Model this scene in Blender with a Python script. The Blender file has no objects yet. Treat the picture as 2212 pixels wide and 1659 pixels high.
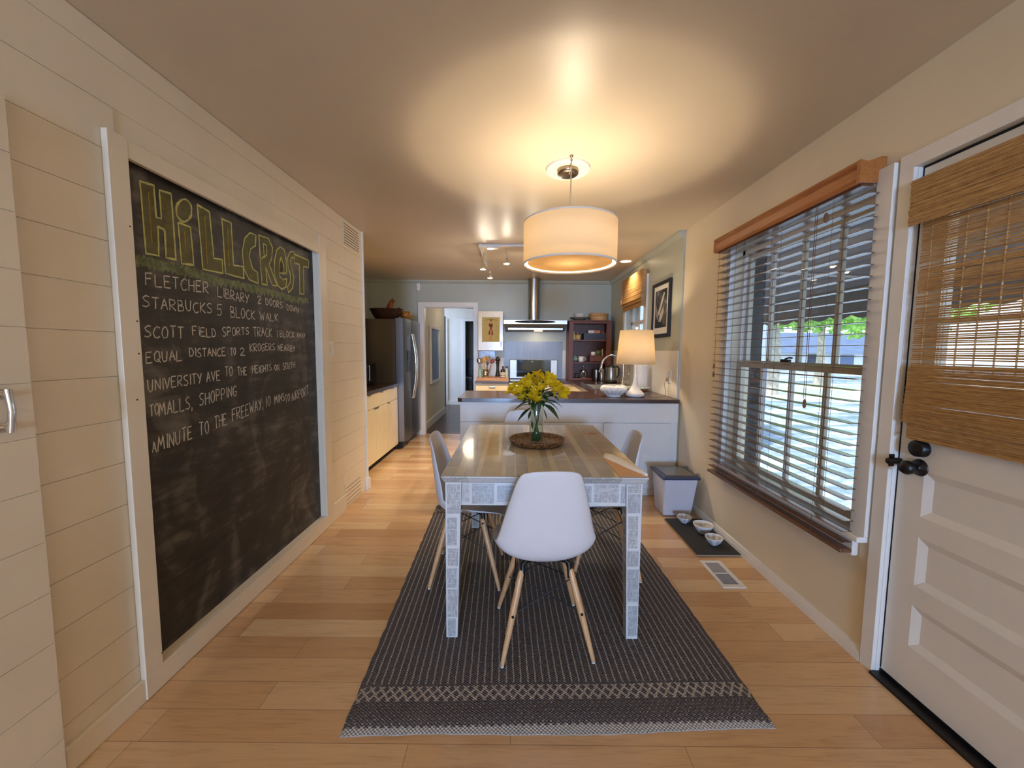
import bpy, math, random
from mathutils import Vector, Matrix

S = bpy.context.scene
COL = S.collection
PI = math.pi
RND = random.Random(7)

# ------------------------------------------------------------------ camera, world, sun, exposure
FPX = 865.0                                            # focal length in pixels of the 2212 px wide frame
cam_data = bpy.data.cameras.new('camera')
cam_data.sensor_width = 36.0
cam_data.lens = 36.0 * FPX / 2212.0
cam_data.clip_start = 0.02
cam_data.clip_end = 300
cam = bpy.data.objects.new('camera', cam_data)
COL.objects.link(cam)
PITCH = math.atan((829.5 - 758.0) / FPX)
YAW = math.atan(2.0 / FPX)
cam.matrix_world = (Matrix.Translation((0, 0, 1.35)) @ Matrix.Rotation(YAW, 4, 'Z')
                    @ Matrix.Rotation(PI / 2 - PITCH, 4, 'X') @ Matrix.Rotation(math.radians(0.4), 4, 'Z'))
S.camera = cam
S.view_settings.view_transform = 'Standard'
S.view_settings.look = 'None'
S.view_settings.exposure = 0.36
S.view_settings.gamma = 1.0
S.view_settings.use_curve_mapping = False
cy = S.cycles
cy.use_denoising = True
cy.max_bounces = 8
cy.diffuse_bounces = 4
cy.glossy_bounces = 4
cy.transmission_bounces = 8
cy.transparent_max_bounces = 16
cy.caustics_reflective = False
cy.caustics_refractive = False
cy.sample_clamp_indirect = 6.0
cy.blur_glossy = 0.6

world = bpy.data.worlds.new('world')
S.world = world
world.use_nodes = True
wb = world.node_tree.nodes['Background']
wb.inputs[0].default_value = (0.72, 0.86, 1.0, 1)
wb.inputs[1].default_value = 1.7


def light(name, kind, loc, energy, color, size=None, sizey=None, aim=None, spot=None, blend=0.4):
    d = bpy.data.lights.new(name, kind)
    d.energy = energy
    d.color = color
    if kind == 'AREA':
        d.shape = 'RECTANGLE'
        d.size = size
        d.size_y = sizey or size
    elif kind in ('POINT', 'SPOT'):
        d.shadow_soft_size = size or 0.03
    elif kind == 'SUN':
        d.angle = math.radians(0.6)
    if spot:
        d.spot_size = math.radians(spot)
        d.spot_blend = blend
    o = bpy.data.objects.new(name, d)
    COL.objects.link(o)
    o.location = loc
    if aim is not None:
        o.rotation_euler = (Vector(aim) - Vector(loc)).to_track_quat('-Z', 'Y').to_euler()
    return o


WARM = (1.0, 0.80, 0.56)
WARM2 = (1.0, 0.85, 0.66)
COOL = (0.34, 0.56, 1.0)
light('sun', 'SUN', (0, 0, 20), 3.6, (1.0, 0.96, 0.9), aim=(9, 8, 0))
# added fill with no lamp behind it: warm uplight onto the ceiling behind the camera
light('rear_fill_uplight', 'AREA', (0.2, -1.3, 1.75), 18, (1.0, 0.80, 0.56), 0.5, 0.5, aim=(0.2, -1.3, 3))
# daylight through the window in the wall behind the camera, and through the hall's side window
light('rear_window_daylight', 'AREA', (-0.2, -8.12, 1.45), 430, COOL, 1.2, 1.3, aim=(-0.1, 0, 1.35))
light('hall_fill_light', 'POINT', (-0.8, 7.9, 2.2), 5, WARM2, 0.2)  # added warm fill to brighten the hall, no fixture there
light('hall_window_daylight', 'AREA', (-3.0, 9.25, 1.5), 46, (0.50, 0.64, 1.0), 1.0, 1.5, aim=(-1.0, 9.4, 1.2))


# ------------------------------------------------------------------ mesh building
class MB:
    def __init__(s):
        s.v = []; s.f = []; s.sm = []; s.c = []

    def add(s, vs, fs, smooth=False, col=None):
        b = len(s.v)
        s.v += [tuple(p) for p in vs]
        s.f += [tuple(b + i for i in f) for f in fs]
        s.sm += [smooth] * len(fs)
        s.c += [col] * len(fs)
        return s

    def box(s, x0, x1, y0, y1, z0, z1, col=None):
        vs = [(x, y, z) for z in (z0, z1) for y in (y0, y1) for x in (x0, x1)]
        return s.add(vs, [(0, 2, 3, 1), (4, 5, 7, 6), (0, 1, 5, 4), (2, 6, 7, 3), (0, 4, 6, 2), (1, 3, 7, 5)], col=col)

    def quad(s, a, b, c, d, col=None):
        return s.add([a, b, c, d], [(0, 1, 2, 3)], col=col)

    def hexa(s, lo, hi):
        """lo, hi: four corners each (same winding, counter-clockwise from above)"""
        return s.add(list(lo) + list(hi), [(3, 2, 1, 0), (4, 5, 6, 7), (0, 1, 5, 4), (1, 2, 6, 5), (2, 3, 7, 6), (3, 0, 4, 7)])

    def lathe(s, prof, c=(0, 0, 0), n=28, sx=1.0, sy=1.0, axis='z', lobes=0, lobe=0.0, smooth=True, a0=0, a1=2 * PI):
        full = abs(a1 - a0 - 2 * PI) < 1e-6
        m = n if full else n + 1
        vs = []
        for r, z in prof:
            for k in range(m):
                a = a0 + (a1 - a0) * k / n
                rr = r * (1 + lobe * (abs(math.cos(a * lobes / 2)) - 0.6)) if lobes else r
                p = (rr * math.cos(a) * sx, rr * math.sin(a) * sy, z)
                if axis == 'y': p = (p[0], p[2], p[1])
                if axis == 'x': p = (p[2], p[0], p[1])
                vs.append((p[0] + c[0], p[1] + c[1], p[2] + c[2]))
        fs = []
        for i in range(len(prof) - 1):
            for k in range(n if full else n):
                k2 = (k + 1) % m
                fs.append((i * m + k, i * m + k2, (i + 1) * m + k2, (i + 1) * m + k))
        return s.add(vs, fs, smooth)

    def tube(s, pts, r, n=8, cap=True, smooth=True):
        pts = [Vector(p) for p in pts]
        rs = r if isinstance(r, (list, tuple)) else [r] * len(pts)
        vs = []
        up = Vector((0, 0, 1))
        prev = None
        for i, p in enumerate(pts):
            t = (pts[min(i + 1, len(pts) - 1)] - pts[max(i - 1, 0)]).normalized()
            if prev is None:
                a = t.cross(up if abs(t.z) < 0.95 else Vector((1, 0, 0))).normalized()
            else:
                a = (prev - t * prev.dot(t)).normalized()
            prev = a
            b = t.cross(a)
            for k in range(n):
                q = 2 * PI * k / n
                vs.append(p + (a * math.cos(q) + b * math.sin(q)) * rs[i])
        fs = [(i * n + k, i * n + (k + 1) % n, (i + 1) * n + (k + 1) % n, (i + 1) * n + k)
              for i in range(len(pts) - 1) for k in range(n)]
        s.add(vs, fs, smooth)
        if cap:
            e = (len(pts) - 1) * n
            s.add([vs[k] for k in range(n)], [tuple(range(n))[::-1]])
            s.add([vs[e + k] for k in range(n)], [tuple(range(n))])
        return s

    def ball(s, c, r, n=14, m=8, sc=(1, 1, 1)):
        prof = [(math.sin(PI * i / m), -math.cos(PI * i / m)) for i in range(m + 1)]
        vs = []
        for pr, pz in prof:
            for k in range(n):
                a = 2 * PI * k / n
                vs.append((c[0] + r * sc[0] * pr * math.cos(a), c[1] + r * sc[1] * pr * math.sin(a), c[2] + r * sc[2] * pz))
        fs = [(i * n + k, i * n + (k + 1) % n, (i + 1) * n + (k + 1) % n, (i + 1) * n + k) for i in range(m) for k in range(n)]
        return s.add(vs, fs, True)

    def prism(s, poly, axis, a, b, col=None):
        """extrude a 2-D polygon along an axis ('x': poly is (y,z), 'y': (x,z), 'z': (x,y)) from a to b"""
        def mk(p, t):
            return (t, p[0], p[1]) if axis == 'x' else ((p[0], t, p[1]) if axis == 'y' else (p[0], p[1], t))
        n = len(poly)
        vs = [mk(p, a) for p in poly] + [mk(p, b) for p in poly]
        fs = [tuple(range(n))[::-1], tuple(range(n, 2 * n))] + [(i, (i + 1) % n, n + (i + 1) % n, n + i) for i in range(n)]
        return s.add(vs, fs, col=col)

    def grid(s, rows, smooth=True, col=None):
        m = len(rows[0])
        vs = [p for r in rows for p in r]
        fs = [(i * m + k, i * m + k + 1, (i + 1) * m + k + 1, (i + 1) * m + k) for i in range(len(rows) - 1) for k in range(m - 1)]
        return s.add(vs, fs, smooth, col)


ORG = {}


def P(name, mb, mat, parent=None, bevel=0.0, label=None, seg=2, solid=0.0, sub=0, flip=False):
    """one mesh object; parts are children of their thing, in its frame"""
    me = bpy.data.meshes.new(name)
    o0 = ORG.get(parent.name, Vector((0, 0, 0))) if parent else ORG.get('', Vector((0, 0, 0)))
    me.from_pydata([(p[0] - o0[0], p[1] - o0[1], p[2] - o0[2]) for p in mb.v], [], mb.f)
    me.polygons.foreach_set('use_smooth', mb.sm)
    if any(c is not None for c in mb.c):
        at = me.color_attributes.new('Col', 'FLOAT_COLOR', 'CORNER')
        for poly in me.polygons:
            c = mb.c[poly.index] or (1, 1, 1)
            for li in poly.loop_indices:
                at.data[li].color = (c[0], c[1], c[2], 1)
    me.validate()
    me.update()
    if isinstance(mat, (list, tuple)):
        for m in mat: me.materials.append(m)
    else:
        me.materials.append(mat)
    o = bpy.data.objects.new(name, me)
    COL.objects.link(o)
    if parent:
        o.parent = parent
        ORG[o.name] = o0
    if sub:
        md = o.modifiers.new('sub', 'SUBSURF'); md.levels = sub; md.render_levels = sub
    if solid:
        md = o.modifiers.new('solid', 'SOLIDIFY'); md.thickness = solid; md.offset = 0
    if bevel:
        md = o.modifiers.new('bevel', 'BEVEL'); md.width = bevel; md.segments = seg
        md.limit_method = 'ANGLE'; md.angle_limit = math.radians(40); md.harden_normals = False
    if label: o['label'] = label
    return o


def thing(name, label, cat, loc=(0, 0, 0), group=None):
    o = bpy.data.objects.new(name, None)
    o.empty_display_size = 0.05
    COL.objects.link(o)
    o.location = loc
    ORG[o.name] = Vector(loc)
    o['label'] = label
    o['category'] = cat
    if group: o['group'] = group
    return o


def solo(name, mb, mat, label, cat, group=None, **k):
    """a thing that is one mesh, its origin at the middle of its base"""
    xs = [p[0] for p in mb.v]; ys = [p[1] for p in mb.v]; zs = [p[2] for p in mb.v]
    b = Vector(((min(xs) + max(xs)) / 2, (min(ys) + max(ys)) / 2, min(zs)))
    ORG[''] = b
    o = P(name, mb, mat, **k)
    del ORG['']
    o.location = b
    ORG[o.name] = b
    o['label'] = label; o['category'] = cat
    if group: o['group'] = group
    return o


def struct(name, mb, mat, parent=None, **k):
    o = P(name, mb, mat, parent, **k)
    if not parent: o['kind'] = 'structure'
    return o


def struct_empty(name, loc=(0, 0, 0), label=None):
    o = bpy.data.objects.new(name, None)
    COL.objects.link(o)
    o.location = loc
    ORG[o.name] = Vector(loc)
    o['kind'] = 'structure'
    if label: o['label'] = label
    return o


def copy_tree(o, parent=None):
    c = o.copy()
    COL.objects.link(c)
    c.parent = parent
    for ch in o.children:
        copy_tree(ch, c)
    return c


# ------------------------------------------------------------------ materials
def lin(r, g, b):
    f = lambda u: u / 12.92 if u <= 0.04045 else ((u + 0.055) / 1.055) ** 2.4
    return (f(r / 255.0), f(g / 255.0), f(b / 255.0), 1.0)


class NT:
    def __init__(s, name):
        s.m = bpy.data.materials.new(name)
        s.m.use_nodes = True
        s.t = s.m.node_tree
        s.b = s.t.nodes['Principled BSDF']
        s.out = s.t.nodes['Material Output']

    def n(s, kind, ins=None, **props):
        d = s.t.nodes.new('ShaderNode' + kind)
        for k, v in props.items(): setattr(d, k, v)
        for k, v in (ins or {}).items():
            if isinstance(v, bpy.types.NodeSocket): s.t.links.new(v, d.inputs[k])
            else: d.inputs[k].default_value = v
        return d

    def set(s, **kw):
        names = dict(col='Base Color', rough='Roughness', metal='Metallic', spec='Specular IOR Level', coat='Coat Weight',
                     coatr='Coat Roughness', trans='Transmission Weight', alpha='Alpha', ecol='Emission Color',
                     estr='Emission Strength', normal='Normal', ior='IOR', sss='Subsurface Weight', sheen='Sheen Weight')
        for k, v in kw.items():
            i = s.b.inputs[names[k]]
            if isinstance(v, bpy.types.NodeSocket): s.t.links.new(v, i)
            else: i.default_value = v
        return s

    def coord(s, scale=(1, 1, 1), rot=(0, 0, 0), which='Object'):
        tc = s.n('TexCoord')
        return s.n('Mapping', {'Vector': tc.outputs[which], 'Scale': scale, 'Rotation': rot}).outputs[0]

    def noise(s, vec, scale, detail=4, rough=0.55, dist=0.0):
        return s.n('TexNoise', {'Vector': vec, 'Scale': scale, 'Detail': detail, 'Roughness': rough, 'Distortion': dist}).outputs['Fac']

    def ramp(s, fac, stops, interp='LINEAR'):
        r = s.n('ValToRGB', {'Fac': fac})
        e = r.color_ramp
        e.interpolation = interp
        while len(e.elements) < len(stops): e.elements.new(0.5)
        for q, (p, c) in zip(e.elements, stops):
            q.position = p
            q.color = c if len(c) == 4 else (c[0], c[1], c[2], 1)
        return r.outputs['Color']

    def mix(s, fac, a, b, blend='MIX'):
        d = s.n('Mix', data_type='RGBA', blend_type=blend)
        for k, v in ((0, fac), (6, a), (7, b)):
            if isinstance(v, bpy.types.NodeSocket): s.t.links.new(v, d.inputs[k])
            else: d.inputs[k].default_value = v
        return d.outputs[2]

    def math(s, op, a, b=0.0, c=0.0):
        d = s.n('Math', operation=op)
        for k, v in ((0, a), (1, b), (2, c)):
            if isinstance(v, bpy.types.NodeSocket): s.t.links.new(v, d.inputs[k])
            else: d.inputs[k].default_value = v
        return d.outputs[0]

    def bump(s, h, strength=0.2, dist=0.01):
        s.set(normal=s.n('Bump', {'Height': h, 'Strength': strength, 'Distance': dist}).outputs[0])
        return s


def mat(name, rgb, rough=0.5, metal=0.0, spec=0.5, coat=0.0, var=0.0, vscale=6.0, bump=0.0, bscale=60.0, stretch=(1, 1, 1), **kw):
    m = NT(name)
    c = lin(*rgb)
    m.set(rough=rough, metal=metal, spec=spec, coat=coat, **kw)
    v = m.coord(stretch)
    n = m.noise(v, vscale)
    d = max(var, 0.03)
    lo = tuple(x * (1 - d) for x in c[:3]) + (1,)
    hi = tuple(min(1, x * (1 + d)) for x in c[:3]) + (1,)
    m.set(col=m.ramp(n, [(0.3, lo), (0.7, hi)]))
    if bump: m.bump(m.noise(v, bscale), bump, 0.004)
    return m.m


def wood(name, dark, light_, rough=0.4, along=0, coat=0.0, scale=5.0, bump=0.06):
    m = NT(name)
    st = [14.0, 14.0, 14.0]
    st[along] = 1.0
    v = m.coord(tuple(st))
    n = m.noise(v, scale, 6, 0.6, 0.6)
    n2 = m.noise(m.coord(), 2.2, 2)
    f = m.math('ADD', m.math('MULTIPLY', n, 0.75), m.math('MULTIPLY', n2, 0.25))
    m.set(col=m.ramp(f, [(0.3, lin(*dark)), (0.68, lin(*light_))]), rough=rough, coat=coat, coatr=0.1)
    m.bump(n, bump, 0.003)
    return m.m


def emit(name, rgb, strength, base=(240, 230, 210)):
    m = NT(name)
    v = m.coord()
    m.set(col=m.ramp(m.noise(v, 40), [(0, lin(*base)), (1, lin(*base))]), rough=0.6, ecol=lin(*rgb), estr=strength)
    return m.m


def shade_mat(name, rgb, trans_rgb, glow=0.0, weave=500.0, through=0.5):
    """lampshade cloth: diffuse and translucent, so the lamp inside lights it"""
    m = NT(name)
    v = m.coord((1, 1, 1))
    n = m.noise(v, weave, 2)
    c = m.ramp(n, [(0.25, tuple(x * 0.86 for x in lin(*rgb)[:3])), (0.75, lin(*rgb))])
    t = m.ramp(n, [(0.25, tuple(x * 0.86 for x in lin(*trans_rgb)[:3])), (0.75, lin(*trans_rgb))])
    d = m.n('BsdfDiffuse', {'Color': c})
    tr = m.n('BsdfTranslucent', {'Color': t})
    mx = m.n('MixShader', {0: through, 1: d.outputs[0], 2: tr.outputs[0]})
    o = mx.outputs[0]
    if glow:
        e = m.n('Emission', {'Color': m.mix(1.0, t, lin(255, 214, 150), 'MULTIPLY'), 'Strength': glow})
        o = m.n('AddShader', {0: o, 1: e.outputs[0]}).outputs[0]
    m.t.links.new(o, m.out.inputs[0])
    return m.m


def pane_mat(name, tint=(1, 1, 1, 1), refl=1.0):
    m = NT(name)
    t = m.n('BsdfTransparent', {'Color': tint})
    g = m.n('BsdfGlossy', {'Color': (1, 1, 1, 1), 'Roughness': 0.02})
    fc = m.n('LayerWeight', {'Blend': 0.5}).outputs['Facing']
    fr = m.math('ADD', 0.04, m.math('MULTIPLY', m.math('POWER', fc, 5.0), 0.8))
    mx = m.n('MixShader', {0: m.math('MULTIPLY', fr, refl), 1: t.outputs[0], 2: g.outputs[0]})
    m.t.links.new(mx.outputs[0], m.out.inputs[0])
    return m.m


MAT = {}
MAT['cream'] = mat('cream_wall_paint', (232, 217, 188), 0.45, spec=0.35, var=0.03, vscale=2, bump=0.05, bscale=180)
MAT['white'] = mat('white_paint', (232, 226, 214), 0.35, var=0.02, bump=0.04, bscale=90)
MAT['shiplap'] = mat('white_shiplap_paint', (233, 219, 194), 0.4, var=0.04, vscale=3, bump=0.06, bscale=70)
MAT['sage'] = mat('sage_wall_paint', (184, 187, 172), 0.35, spec=0.4, var=0.03, vscale=3, bump=0.05, bscale=160)
MAT['ceiling'] = mat('ceiling_paint', (216, 202, 180), 0.42, spec=0.4, var=0.03, vscale=1.5, bump=0.05, bscale=9)
MAT['trimwhite'] = mat('trim_gloss_white', (236, 232, 224), 0.28, var=0.02)
MAT['creamcab'] = mat('cream_cabinet_lacquer', (234, 219, 182), 0.18, coat=0.3, var=0.03)
MAT['whitecab'] = mat('white_cabinet_lacquer', (226, 224, 220), 0.22, coat=0.2, var=0.02)
MAT['steel'] = mat('brushed_steel', (176, 176, 174), 0.28, metal=1.0, var=0.08, vscale=10, stretch=(30, 30, 1))
MAT['brushed'] = mat('vertical_brushed_steel', (116, 113, 111), 0.42, metal=1.0, var=0.1, vscale=6, stretch=(14, 14, 0.6))
MAT['chrome'] = mat('chrome', (225, 225, 225), 0.12, metal=1.0)
MAT['fridgesteel'] = mat('fridge_steel', (128, 128, 130), 0.34, metal=0.9, var=0.06, vscale=10, stretch=(1, 30, 30))
MAT['fridgeside'] = mat('fridge_side_grey', (74, 69, 60), 0.45, var=0.08, vscale=150)
MAT['black'] = mat('black_plastic', (22, 21, 22), 0.35)
MAT['blackmat'] = mat('black_rubber', (34, 33, 33), 0.75, bump=0.1, bscale=300)
MAT['blackmetal'] = mat('black_metal', (20, 20, 22), 0.35, metal=0.3)
MAT['darkglass'] = mat('black_glass', (12, 12, 13), 0.06)
MAT['darkwood'] = wood('dark_walnut_top', (38, 24, 19), (78, 52, 40), 0.22, 0, coat=0.4)
MAT['shelfwood'] = wood('red_brown_wood', (72, 32, 8), (122, 62, 20), 0.42, 2)
MAT['valance'] = wood('orange_brown_blind_wood', (148, 88, 40), (184, 120, 62), 0.32, 1)
MAT['slat'] = wood('brown_slat_wood', (98, 66, 46), (134, 94, 68), 0.26, 1, coat=0.3)
MAT['leg'] = wood('pale_beech', (196, 146, 98), (226, 184, 136), 0.35, 2)
MAT['lighttray'] = wood('honey_wood', (176, 116, 64), (214, 156, 96), 0.45, 0)
MAT['redwood'] = wood('reddish_wood', (92, 44, 24), (138, 74, 42), 0.4, 0)
MAT['paleround'] = wood('pale_birch', (176, 128, 76), (214, 168, 112), 0.5, 2)
MAT['shell'] = mat('white_moulded_plastic', (226, 224, 226), 0.38, spec=0.4)
MAT['ceramic'] = mat('white_glazed_ceramic', (238, 234, 228), 0.16, coat=0.3)
MAT['pane'] = pane_mat('window_glass')
MAT['dark'] = mat('dark_gap', (14, 13, 12), 0.8)
MAT['mullion'] = mat('window_sash_paint', (206, 198, 180), 0.4)

# maple boards running across the room
def floor_mat(name, tones, row=0.127, length=0.95, rough=0.24, gap=(70, 44, 22)):
    m = NT(name)
    v = m.coord()
    br = m.n('TexBrick', {'Vector': v, 'Color1': (0, 0, 0, 1), 'Color2': (1, 1, 1, 1), 'Mortar': (0.5, 0.5, 0.5, 1), 'Scale': 1.0,
                          'Mortar Size': 0.0011, 'Mortar Smooth': 0.1, 'Bias': 0.0, 'Brick Width': length, 'Row Height': row},
             offset=0.37, offset_frequency=3, squash=1.35, squash_frequency=2)
    tone = m.ramp(br.outputs['Color'], [(0.0, lin(*tones[0])), (0.3, lin(*tones[1])), (0.6, lin(*tones[2])), (1.0, lin(*tones[3]))])
    g = m.noise(m.coord((1.5, 22, 10)), 5.0, 6, 0.62, 0.8)
    g2 = m.noise(m.coord((0.8, 5, 3)), 3.0, 3, 0.5, 1.2)
    gg = m.math('ADD', m.math('MULTIPLY', g, 0.55), m.math('MULTIPLY', g2, 0.45))
    grain = m.ramp(gg, [(0.28, (0.78, 0.72, 0.66)), (0.5, (1, 1, 1)), (0.75, (1.1, 1.08, 1.04))])
    c = m.mix(1.0, tone, grain, 'MULTIPLY')
    m.set(col=m.mix(m.math('MULTIPLY', br.outputs['Fac'], 0.6), c, lin(*gap)), rough=m.math('ADD', m.math('MULTIPLY', g2, 0.12), rough - 0.06), coat=0.15, coatr=0.2)
    h = m.math('SUBTRACT', m.math('MULTIPLY', g, 0.15), br.outputs['Fac'])
    m.bump(h, 0.12, 0.003)
    return m.m


MAT['floor'] = floor_mat('maple_floor_boards', ((192, 148, 104), (210, 168, 122), (216, 176, 130), (224, 190, 146)))
MAT['hallfloor'] = floor_mat('dark_hall_boards', ((58, 32, 24), (72, 42, 32), (80, 48, 36), (92, 58, 44)), 0.08, 0.8, 0.36, (24, 14, 10))

XL, XR, XK, YF, ZC = -1.415, 1.545, 1.53, 6.36, 2.44
struct('floor', MB().box(-2.45, 1.70, -8.45, 6.42, -0.08, 0), MAT['floor'])
struct('floor_hall', MB().box(-4.2, 1.70, 6.42, 13.2, -0.08, 0), MAT['hallfloor'])
struct('ceiling', MB().box(-2.45, 1.70, -8.45, 6.50, ZC, ZC + 0.1), MAT['ceiling'])
struct('ceiling_hall', MB().box(-4.2, 1.70, 6.50, 13.2, ZC, ZC + 0.1), MAT['white'])

# left wall: shiplap planks, left open where the chalkboard is let in
w = MB()
w.box(XL - 0.10, XL - 0.06, -8.20, 3.80, 0, ZC)
w.box(XL - 0.06, XL - 0.004, -8.20, 1.48, 0, ZC)
w.box(XL - 0.06, XL - 0.004, 2.98, 3.80, 0, ZC)
w.box(XL - 0.06, XL - 0.004, 1.48, 2.98, 2.09, ZC)
w.box(XL - 0.06, XL - 0.004, 1.48, 2.98, 0, 0.05)
z = -0.006
rr = random.Random(3)
while z < ZC - 0.02:
    z0, z1 = max(z, 0.0), min(z + 0.157, ZC - 0.002)
    hole = z1 > 0.05 and z0 < 2.09
    spans = [(-8.20, 1.48), (2.98, 3.80)] if hole else [(-8.20, 3.80)]
    for a, b in spans:
        cuts = sorted([c for c in (rr.uniform(-3.5, -1.6), rr.uniform(-0.8, 0.8), rr.uniform(2.0, 2.8)) if a + 0.2 < c < b - 0.2])
        pts = [a] + cuts + [b]
        for p, q in zip(pts, pts[1:]):
            d = rr.uniform(-0.0002, 0.0003)
            w.box(XL - 0.008, XL + d, p + 0.0005, q - 0.0005, z0 + 0.0010, z1 - 0.0010)
    z += 0.157
struct('wall_left', w, MAT['shiplap'])
struct('trim_1', MB().box(XL - 0.1, XL + 0.012, 3.80, 3.825, 0.0, ZC), MAT['trimwhite'], bevel=0.002)
struct('trim_2', MB().box(XL - 0.05, XL + 0.028, 3.765, 3.835, 0.0, 0.11), MAT['trimwhite'], bevel=0.003)
# return wall and left kitchen wall
struct('wall_return', MB().box(-2.40, XL - 0.1, 3.72, 3.82, 0, ZC), MAT['sage'])
struct('wall_kitchen_left', MB().box(-2.38, -2.28, 3.82, 6.46, 0, ZC), MAT['sage'])
# far wall with the doorway
w = MB()
w.box(-2.38, -1.51, YF - 0.02, YF + 0.10, 0, ZC)
w.box(-1.51, -1.405, YF, YF + 0.10, 0, ZC)
w.box(-1.405, -0.625, YF, YF + 0.10, 2.03, ZC)
w.box(-0.625, 1.66, YF, YF + 0.10, 0, ZC)
struct('wall_far', w, MAT['sage'])
m = MB()
m.box(-1.495, -1.405, YF - 0.022, YF, 0, 2.10).box(-0.625, -0.555, YF - 0.022, YF, 0, 2.10).box(-1.405, -0.625, YF - 0.022, YF, 2.03, 2.10)
m.box(-1.415, -1.40, YF, YF + 0.10, 0, 2.03).box(-0.63, -0.615, YF, YF + 0.10, 0, 2.03).box(-1.405, -0.625, YF, YF + 0.10, 2.018, 2.034)
struct('trim_3', m, MAT['trimwhite'], bevel=0.002)
# crown mouldings of the kitchen
m = MB()
m.prism([(YF - 0.02, 2.395), (YF - 0.035, 2.40), (YF - 0.055, 2.425), (YF - 0.055, ZC - 0.001), (YF - 0.02, ZC - 0.001)], 'x', -2.28, -1.51)
m.prism([(YF, 2.39), (YF - 0.015, 2.395), (YF - 0.04, 2.425), (YF - 0.04, ZC - 0.001), (YF, ZC - 0.001)], 'x', -1.51, XK)
m.prism([(-2.28, 2.39), (-2.262, 2.395), (-2.24, 2.425), (-2.24, ZC - 0.001), (-2.28, ZC - 0.001)], 'y', 3.82, YF)
m.prism([(XK, 2.385), (XK - 0.015, 2.39), (XK - 0.045, 2.425), (XK - 0.045, ZC - 0.001), (XK, ZC - 0.001)], 'y', 3.70, YF)
struct('trim_4', m, MAT['sage'])

# right wall: dining part (window and door openings), kitchen part (window)
WY0, WY1, WZ0, WZ1 = 1.742, 2.865, 0.52, 2.06
DY0, DY1 = 0.775, 1.60
w = MB()
X2 = XR + 0.14
w.box(XR, X2, -8.20, DY0, 0, ZC).box(XR, X2, DY0, DY1, 2.062, ZC).box(XR, X2, DY1, WY0, 0, ZC)
w.box(XR, X2, WY0, WY1, 0, WZ0).box(XR, X2, WY0, WY1, WZ1, ZC).box(XR, X2, WY1, 3.70, 0, ZC)
struct('wall_right', w, MAT['cream'])
KY0, KY1, KZ0, KZ1 = 4.70, 5.48, 1.32, 2.16
w = MB()
w.box(XK, X2, 3.70, KY0, 0, ZC).box(XK, X2, KY0, KY1, 0, KZ0).box(XK, X2, KY0, KY1, KZ1, ZC).box(XK, X2, KY1, YF + 0.10, 0, ZC)
struct('wall_kitchen_right', w, MAT['sage'])
# wall behind the camera with its window
w = MB()
w.box(XL - 0.1, -0.85, -8.3, -8.20, 0, ZC).box(0.45, X2, -8.3, -8.20, 0, ZC).box(-0.85, 0.45, -8.3, -8.20, 0, 0.75).box(-0.85, 0.45, -8.3, -8.20, 2.15, ZC)
struct('wall_back', w, MAT['cream'])
wn = struct_empty('window_3', (-0.2, -8.25, 0.75))
m = MB()
m.box(-0.95, -0.85, -8.20, -8.18, 0.65, 2.25).box(0.45, 0.55, -8.20, -8.18, 0.65, 2.25).box(-0.85, 0.45, -8.20, -8.18, 0.65, 0.75).box(-0.85, 0.45, -8.20, -8.18, 2.15, 2.25)
m.box(-0.85, 0.45, -8.26, -8.23, 1.43, 1.47)
P('window_frame', m, MAT['trimwhite'], wn)
P('window_pane', MB().box(-0.85, 0.45, -8.247, -8.243, 0.75, 2.15), MAT['pane'], wn)

# baseboards
struct('baseboard_left', MB().box(XL, XL + 0.018, 1.155, 1.432, 0, 0.088).box(XL, XL + 0.018, 3.04, 3.285, 0, 0.135), MAT['shiplap'], bevel=0.003)
m = MB().prism([(XR, 0), (XR, 0.058), (XR - 0.008, 0.056), (XR - 0.016, 0.03), (XR - 0.02, 0.0)], 'y', 1.66, 3.69)
m.prism([(XR, 0), (XR, 0.058), (XR - 0.008, 0.056), (XR - 0.016, 0.03), (XR - 0.02, 0.0)], 'y', -8.2, 0.70)
struct('baseboard_right', m, MAT['white'])

# hall beyond the doorway
w = MB()
w.box(-1.60, -1.475, 6.46, 8.65, 0, ZC)
struct('wall_hall_left', w, MAT['cream'])
struct('baseboard_hall', MB().box(-1.475, -1.455, 6.48, 8.65, 0, 0.13), MAT['white'], bevel=0.003)
MAT['jambwood'] = wood('dark_jamb_wood', (54, 40, 30), (86, 66, 50), 0.4, 2)
struct('trim_5', MB().box(-1.62, -1.46, 8.65, 8.72, 0, 2.08), MAT['jambwood'], bevel=0.003)
w = MB()
w.box(-4.1, -1.185, 9.95, 10.05, 0, ZC).box(-1.185, -0.40, 9.95, 10.05, 2.07, ZC).box(-0.40, 1.66, 9.95, 10.05, 0, ZC)
struct('wall_hall_end', w, MAT['whitewall'] if 'whitewall' in MAT else MAT['white'])
m = MB()
m.box(-1.255, -1.185, 9.92, 9.95, 0, 2.13).box(-0.40, -0.33, 9.92, 9.95, 0, 2.13).box(-1.185, -0.40, 9.92, 9.95, 2.07, 2.13)
m.box(-1.72, -1.62, 9.925, 9.95, 0, 2.12)
struct('trim_6', m, MAT['trimwhite'], bevel=0.003)
struct('baseboard_hall_end', MB().box(-3.2, -1.72, 9.93, 9.95, 0, 0.1).box(-1.62, -1.255, 9.93, 9.95, 0, 0.1), MAT['white'])
w = MB()
w.box(-4.2, -4.1, 6.46, 13.1, 0, ZC).box(-4.1, -1.6, 8.45, 8.55, 0, ZC).box(-0.20, -0.10, 6.46, 9.95, 0, ZC)
w.box(-4.1, 1.66, 13.0, 13.1, 0, ZC).box(0.5, 0.6, 10.05, 13.0, 0, ZC).box(-2.6, -2.5, 10.05, 13.0, 0, ZC)
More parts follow.
